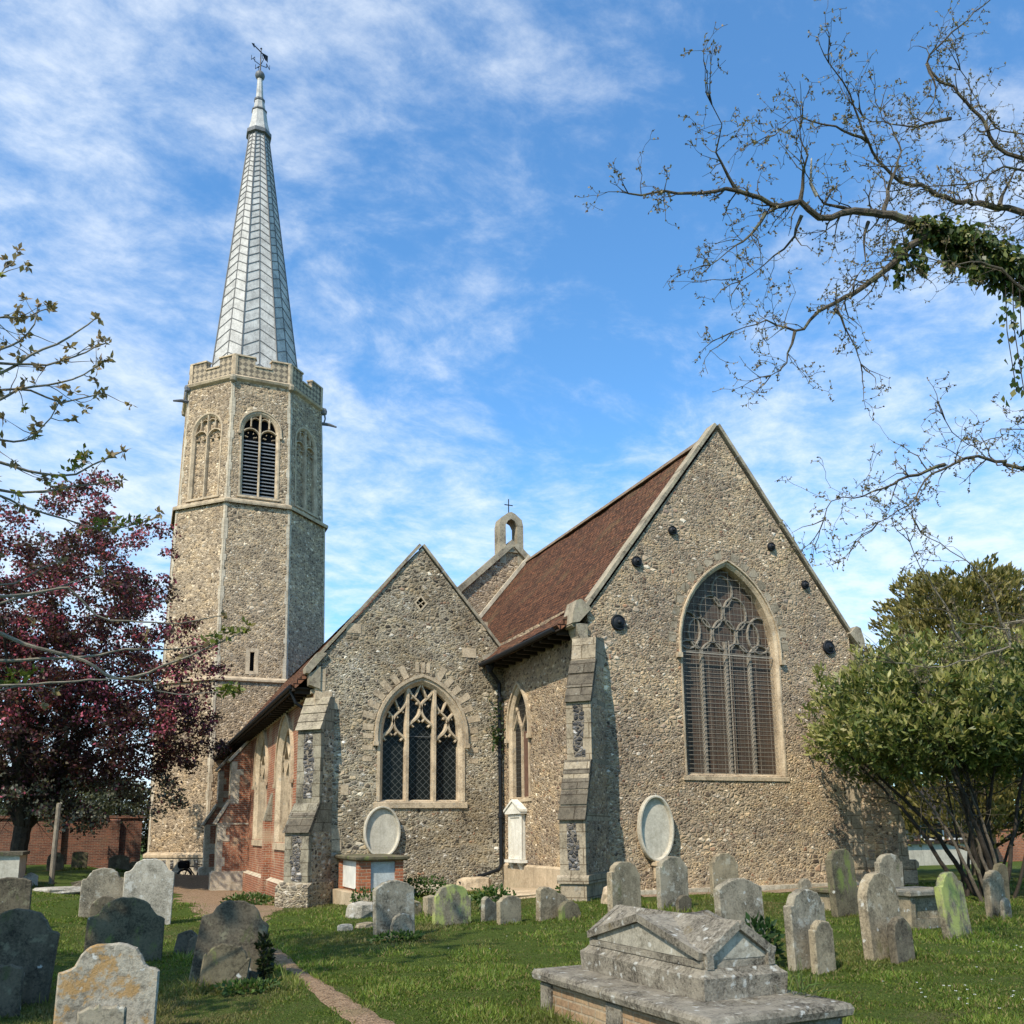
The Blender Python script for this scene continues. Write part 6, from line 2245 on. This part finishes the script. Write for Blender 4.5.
for _ in range(3000):
    v = rvec(rnd)
    rr = rnd.random() ** .30
    k = 1 + .13 * math.sin(4 * math.atan2(v.y, v.x) + 1.0) + .12 * math.sin(9 * v.x + 8 * v.z + 3 * v.y)
    p = cl + Vector((v.x * 3.25 * rr * k, v.y * 3.0 * rr * k, v.z * rr * k * (1.75 if v.z > 0 else 1.25)))
    d = (v + Vector((0, 0, .9)) + rvec(rnd) * .5).normalized()
    young = rr > .72 and v.z > -.55 and rnd.random() < .85
    for j in range(rnd.randint(8, 13)):
        PP.append(p + rvec(rnd) * .05 - d * .05 * j * .5)
        DD.append(d * (.9 if (young and j < 6) else .15) + rvec(rnd) * .8 + Vector((0, 0, -.15 if not young else .2)))
        LL.append(rnd.uniform(.13, .22))
        WW.append(rnd.uniform(.05, .075))
        CC.append(rnd.choice(((.30, .29, .095), (.37, .335, .14), (.23, .24, .07))) if (young and j < 6) else rnd.choice(((.085, .115, .028), (.12, .145, .038), (.06, .09, .022), (.17, .18, .055))))
rg = np.random.default_rng(12)
CC = np.array(CC) * rg.uniform(.75, 1.25, (len(CC), 1))
leaves('crown', PP, DD, LL, WW, CC, 'leaf_gloss', t, .06, seed=13)

# --- yew behind the laurel
rnd = random.Random(66)
t = thing('yew', 'olive green yew tree rising behind the laurel at the right edge', 'tree', (23.6, 19.9, -.2))
mb = MB()
mb.tube([(23.6, 19.9, -.6), (23.6, 19.9, 2), (23.7, 19.9, 5), (23.7, 19.9, 8.4)], [.4, .33, .22, .05], 10)
PP, DD, CC = [], [], []
for _ in range(430):
    z = rnd.uniform(1.0, 8.7)
    f = (z - 1.0) / 7.7
    rad = 5.2 * (1 - .72 * f ** 2.0) * rnd.uniform(.62, 1.08)
    a = rnd.uniform(0, 2 * math.pi)
    o_ = Vector((math.cos(a), math.sin(a), 0))
    tip = Vector((23.6, 19.9, z)) + o_ * rad + Vector((0, 0, .55))
    st_ = Vector((23.6, 19.9, z - .3)) + o_ * rad * .25
    if rnd.random() < .3:
        mb.tube([Vector((23.6, 19.9, z - .6)), st_, tip], [.07, .05, .01], 5)
    d = (tip - st_).normalized()
    for _ in range(95):
        s_ = rnd.random() ** .6
        q = st_.lerp(tip, .25 + .75 * s_) + rvec(rnd) * (.62 - .48 * s_)
        PP.append(q)
        DD.append(d * .7 + Vector((0, 0, .55)) + rvec(rnd) * .6)
        CC.append(rnd.choice(((.18, .165, .05), (.23, .20, .065), (.12, .115, .038), (.27, .225, .08))))
mb.build('trunk', 'bark', t, True)
rg = np.random.default_rng(14)
CC = np.array(CC) * rg.uniform(.7, 1.3, (len(CC), 1))
leaves('crown', PP, DD, rg.uniform(.14, .26, len(PP)), rg.uniform(.06, .10, len(PP)), CC, 'leaf', t, .1, seed=15)


# --- hedge and shrubs beyond, low plants and ivy near the stones
def bush(name, label, cat, c, r, n, cols, size, mat='leaf', seed=1, group=None, stems=True):
    rnd = random.Random(seed)
    t = thing(name, label, cat, (c[0], c[1], gz(c[0], c[1])), group)
    base = Vector((c[0], c[1], gz(c[0], c[1])))
    PP, DD, CC = [], [], []
    lobes = [rvec(rnd) for _ in range(9)]
    for _ in range(n):
        v = rvec(rnd)
        k = .62 + .38 * max(0, max(v.dot(l) for l in lobes)) ** 3
        rr = rnd.random() ** .35 * k
        PP.append(Vector((c[0] + v.x * r[0] * rr, c[1] + v.y * r[1] * rr, base.z + max(.01, r[2] + v.z * r[2] * rr))))
        DD.append(v + Vector((0, 0, .3)) + rvec(rnd) * .8)
        CC.append(rnd.choice(cols))
    rg = np.random.default_rng(seed)
    CC = np.array(CC) * rg.uniform(.7, 1.3, (n, 1))
    if stems:
        mb = MB()
        for k in range(6):
            mb.tube([base + Vector((rnd.uniform(-.1, .1) * r[0], rnd.uniform(-.1, .1) * r[1], -.1)), base + Vector((rnd.uniform(-.5, .5) * r[0], rnd.uniform(-.5, .5) * r[1], r[2] * 1.2))], [.03 * r[2], .008 * r[2]], 5)
        mb.build('stems', 'bark_dark', t)
    leaves('foliage', PP, DD, rg.uniform(size * .7, size * 1.3, n), size * .6, CC, mat, t, .1, seed=seed)
    return t


DK = [(.022, .036, .012), (.035, .05, .016), (.05, .065, .02)]
bush('hedge_shrub', 'dark dense shrub behind the laurel stems at the right edge', 'shrub', (24.2, 16.3), (3.2, 1.6, 1.5), 9000, DK, .16, seed=71, group='shrubs beyond the laurel')
bush('hedge_shrub', 'dark shrub beyond the laurel, in front of the outbuilding roof', 'shrub', (31.5, 36.5), (6, 2, 3.0), 9000, [(.04, .06, .018), (.06, .08, .025)], .26, seed=72, group='shrubs beyond the laurel')
bush('hedge_shrub', 'green bushy shrub above the orange brick wall at the right edge', 'shrub', (42, 35), (7, 2.5, 3.3), 9000, [(.05, .08, .02), (.07, .10, .028)], .26, seed=73, group='shrubs beyond the laurel')
PG = [(.16, .17, .12), (.11, .13, .075), (.20, .20, .15), (.07, .085, .05)]
bush('pale_shrub', 'pale grey-green shrub filling the gap behind the brick wall, below the purple tree', 'shrub', (-4.2, 50), (4.2, 2.0, 2.5), 9000, PG, .22, seed=61, group='shrubs beyond the brick wall')
bush('pale_shrub', 'grey-green shrub behind the brick wall right beside the tower', 'shrub', (-.8, 52.5), (2.6, 1.8, 2.3), 6000, PG, .22, seed=62, group='shrubs beyond the brick wall')
GR = [(.035, .075, .015), (.055, .10, .02), (.08, .125, .03)]
bush('leafy_sprig', 'dark green leafy sprig growing behind the right end of the gabled tomb', 'plant', (6.62, 8.62), (.24, .22, .29), 240, [(.02, .05, .014), (.03, .065, .018)], .10, 'leaf_gloss', 74)
bush('ivy_clump', 'upright dark ivy clump beside the leaning mossy stone by the path', 'plant', (1.50, 10.95), (.10, .12, .27), 260, [(.015, .025, .010), (.025, .035, .012)], .07, 'leaf_gloss', 75)
bush('weed_patch', 'leafy weeds at the foot of the leaning mossy stone by the path', 'plant', (1.25, 10.4), (.42, .25, .06), 320, GR, .06, 'leaf', 76, 'weeds among the stones')
bush('weed_patch', 'bright weeds growing against the chancel buttress foot', 'plant', (8.6, 17.6), (.30, .25, .15), 260, GR, .08, 'leaf', 77, 'weeds among the stones')
bush('weed_patch', 'leafy weeds growing behind the low tan headstone', 'plant', (6.5, 16.6), (.5, .4, .25), 420, GR, .08, 'leaf', 78, 'weeds among the stones')
bush('weed_patch', 'weeds growing around the pale stone below the brick table tomb', 'plant', (4.75, 19.8), (.35, .3, .28), 300, GR, .08, 'leaf', 79, 'weeds among the stones')
bush('weed_patch', 'tuft of green weeds along the aisle wall right of the brick table tomb', 'plant', (6.5, 21.2), (.8, .4, .26), 600, GR, .08, 'leaf', 80, 'weeds among the stones')
bush('weed_patch', 'weeds sprouting beside the gravel yard at the aisle plinth', 'plant', (3.1, 26.0), (.8, 1.2, .16), 700, GR, .09, 'leaf', 81, 'weeds among the stones')
bush('weed_patch', 'low dark weeds before the cambered headstone with the small rounded stone', 'plant', (3.75, 13.3), (.5, .25, .08), 300, GR, .07, 'leaf', 82, 'weeds among the stones')

# ivy sprig on the drain pipe and a strappy tuft on the tomb's ledger
rnd = random.Random(90)
PP, DD = [], []
for _ in range(170):
    z = rnd.choice((rnd.gauss(3.9, .15), rnd.gauss(3.9, .15), rnd.gauss(4.6, .25)))
    PP.append((9.15 + rnd.gauss(0, .10), 22.93 + rnd.gauss(0, .04), z))
    DD.append(rvec(rnd) + Vector((-.2, -.6, -.2)))
rg = np.random.default_rng(91)
o = leaves('ivy_sprig', PP, DD, .09, .07, palette(rg, len(PP), [(.03, .06, .015), (.05, .08, .02)], [1, 1]), 'leaf_gloss', None, seed=92)
tag(o, 'small ivy sprig growing beside the black drain pipe', 'plant')
PP, DD, LL = [], [], []
for _ in range(46):
    PP.append((4.72 + rnd.gauss(0, .05), 5.72 + rnd.gauss(0, .05), .112))
    DD.append(Vector((rnd.gauss(.25, .6), rnd.gauss(-.2, .6), rnd.uniform(.3, 1.2))))
    LL.append(rnd.uniform(.14, .34))
o = leaves('grass_tuft', PP, DD, LL, .012, palette(rg, len(PP), [(.10, .15, .04), (.16, .18, .07)], [1, 1]), 'grass_blade', None, .18, seed=93)
tag(o, 'long strappy grass tuft growing on the ledger of the gabled tomb', 'plant')

# --- turf blades
rg = np.random.default_rng(100)
n = 470000
r_ = np.concatenate([rg.uniform(4.5, 30, 330000), rg.uniform(4.5, 12, 140000)])
th_ = R(90) - (rg.uniform(-9, 56, n) * math.pi / 180)
x, y = r_ * np.cos(th_), r_ * np.sin(th_)
stones = [(o.location.x, o.location.y) for o in scene.objects if o.name.startswith('gravestone')]
ex, ey = [], []
for (sx, sy) in stones:
    k = 420
    ex.append(sx + rg.normal(0, .26, k))
    ey.append(sy + rg.normal(-.03, .11, k))
k = 2600
ex.append(rg.choice([3.42, 4.95], k) + rg.normal(0, .06, k))
ey.append(rg.uniform(5.0, 8.1, k))
x, y = np.concatenate([x] + ex), np.concatenate([y] + ey)
tall = np.concatenate([np.ones(n), rg.uniform(1.2, 2.6, len(x) - n)])
keep = np.ones(len(x), bool)


def near_strip(pts, k):
    bad = np.zeros(len(x), bool)
    for a, b in zip(pts, pts[1:]):
        dx, dy = b[0] - a[0], b[1] - a[1]
        l2 = dx * dx + dy * dy
        tt = np.clip(((x - a[0]) * dx + (y - a[1]) * dy) / l2, 0, 1)
        dd = np.hypot(x - a[0] - tt * dx, y - a[1] - tt * dy)
        bad |= dd < (a[2] + (b[2] - a[2]) * tt) * k * rg.uniform(.65, 1.15, len(x))
    return bad


keep &= ~near_strip(PATH, .85) & ~near_strip(YARD, .95)
keep &= ~((x > 9.2) & (y > 17.0) & (x < 17.6)) & ~((x > 4.1) & (y > 22.9) & (x < 9.5)) & ~((x > 9) & (y > 17.9))
keep &= ~((x > 3.46) & (x < 4.92) & (y > 5.2) & (y < 7.98)) & ~((x > 4.7) & (x < 6.1) & (y > 20.5))
pat = .9 * np.sin(x * 3.1 + 1.7 * np.sin(y * 1.7)) * np.sin(y * 2.3 + 1.2 * np.sin(x * 2.1)) + .5 * np.sin(x * 1.9 + 2 * np.sin(y * .8)) * np.sin(y * 1.4 + 1.5 * np.sin(x * .9)) + .6 * np.sin(x * 4.3 + y * 3.1) * np.sin(y * 5.2 - x * 1.3)
keep &= (rg.uniform(-3.4, 1.0, len(x)) < pat * .8 + .4) | (tall > 1.2)
x, y, tall, pat = x[keep], y[keep], tall[keep], pat[keep]
z = ground(x, y) - .008
n = len(x)
D = np.stack([rg.normal(0, .55, n), rg.normal(0, .55, n), rg.uniform(.5, 1.2, n)], 1)
hh = rg.uniform(.022, .062, n) * tall * (1 + .75 * np.clip(pat, -.7, 1.2))
C = palette(rg, n, [(.095, .145, .020), (.135, .18, .030), (.18, .205, .045), (.22, .18, .075), (.06, .10, .014)], [4, 4, 2.5, 2.0, 1.5])
dry = np.clip(np.sin(x * .9 + 1.3) * np.sin(y * .75 + .4) + .25 * np.sin(3 * x) * np.sin(2.2 * y) - .12, 0, .75)[:, None]
C = C * (1 + .28 * np.clip(pat, -1, 1))[:, None]
C = C * (1 - dry) + np.array((.19, .155, .07)) * dry
dist = np.hypot(x, y)
o = leaves('grass', np.stack([x, y, z], 1), D, hh, .006 + .0006 * dist, C, 'grass_blade', None, .12, seed=101)
tag(o, kind='stuff')
o['label'] = 'short rough green turf growing between the gravestones'
# daisies in the turf
x = np.concatenate([rg.normal(7.2, .4, 26), rg.normal(10.6, .6, 34), rg.uniform(4, 11, 14)])
y = np.concatenate([rg.normal(6.4, .4, 26), rg.normal(7.8, .5, 34), rg.uniform(6, 15, 14)])
PP, DD = [], []
for a, b in zip(x, y):
    for j in range(5):
        PP.append((a, b, gz(a, b) + .045))
        DD.append((math.cos(j * 1.257), math.sin(j * 1.257), .35))
o = leaves('daisies', PP, DD, .014, .012, np.full((len(PP), 3), .62), 'grass_blade', None, .0, seed=102)
tag(o, kind='stuff')
o['label'] = 'tiny white daisies scattered in the turf'
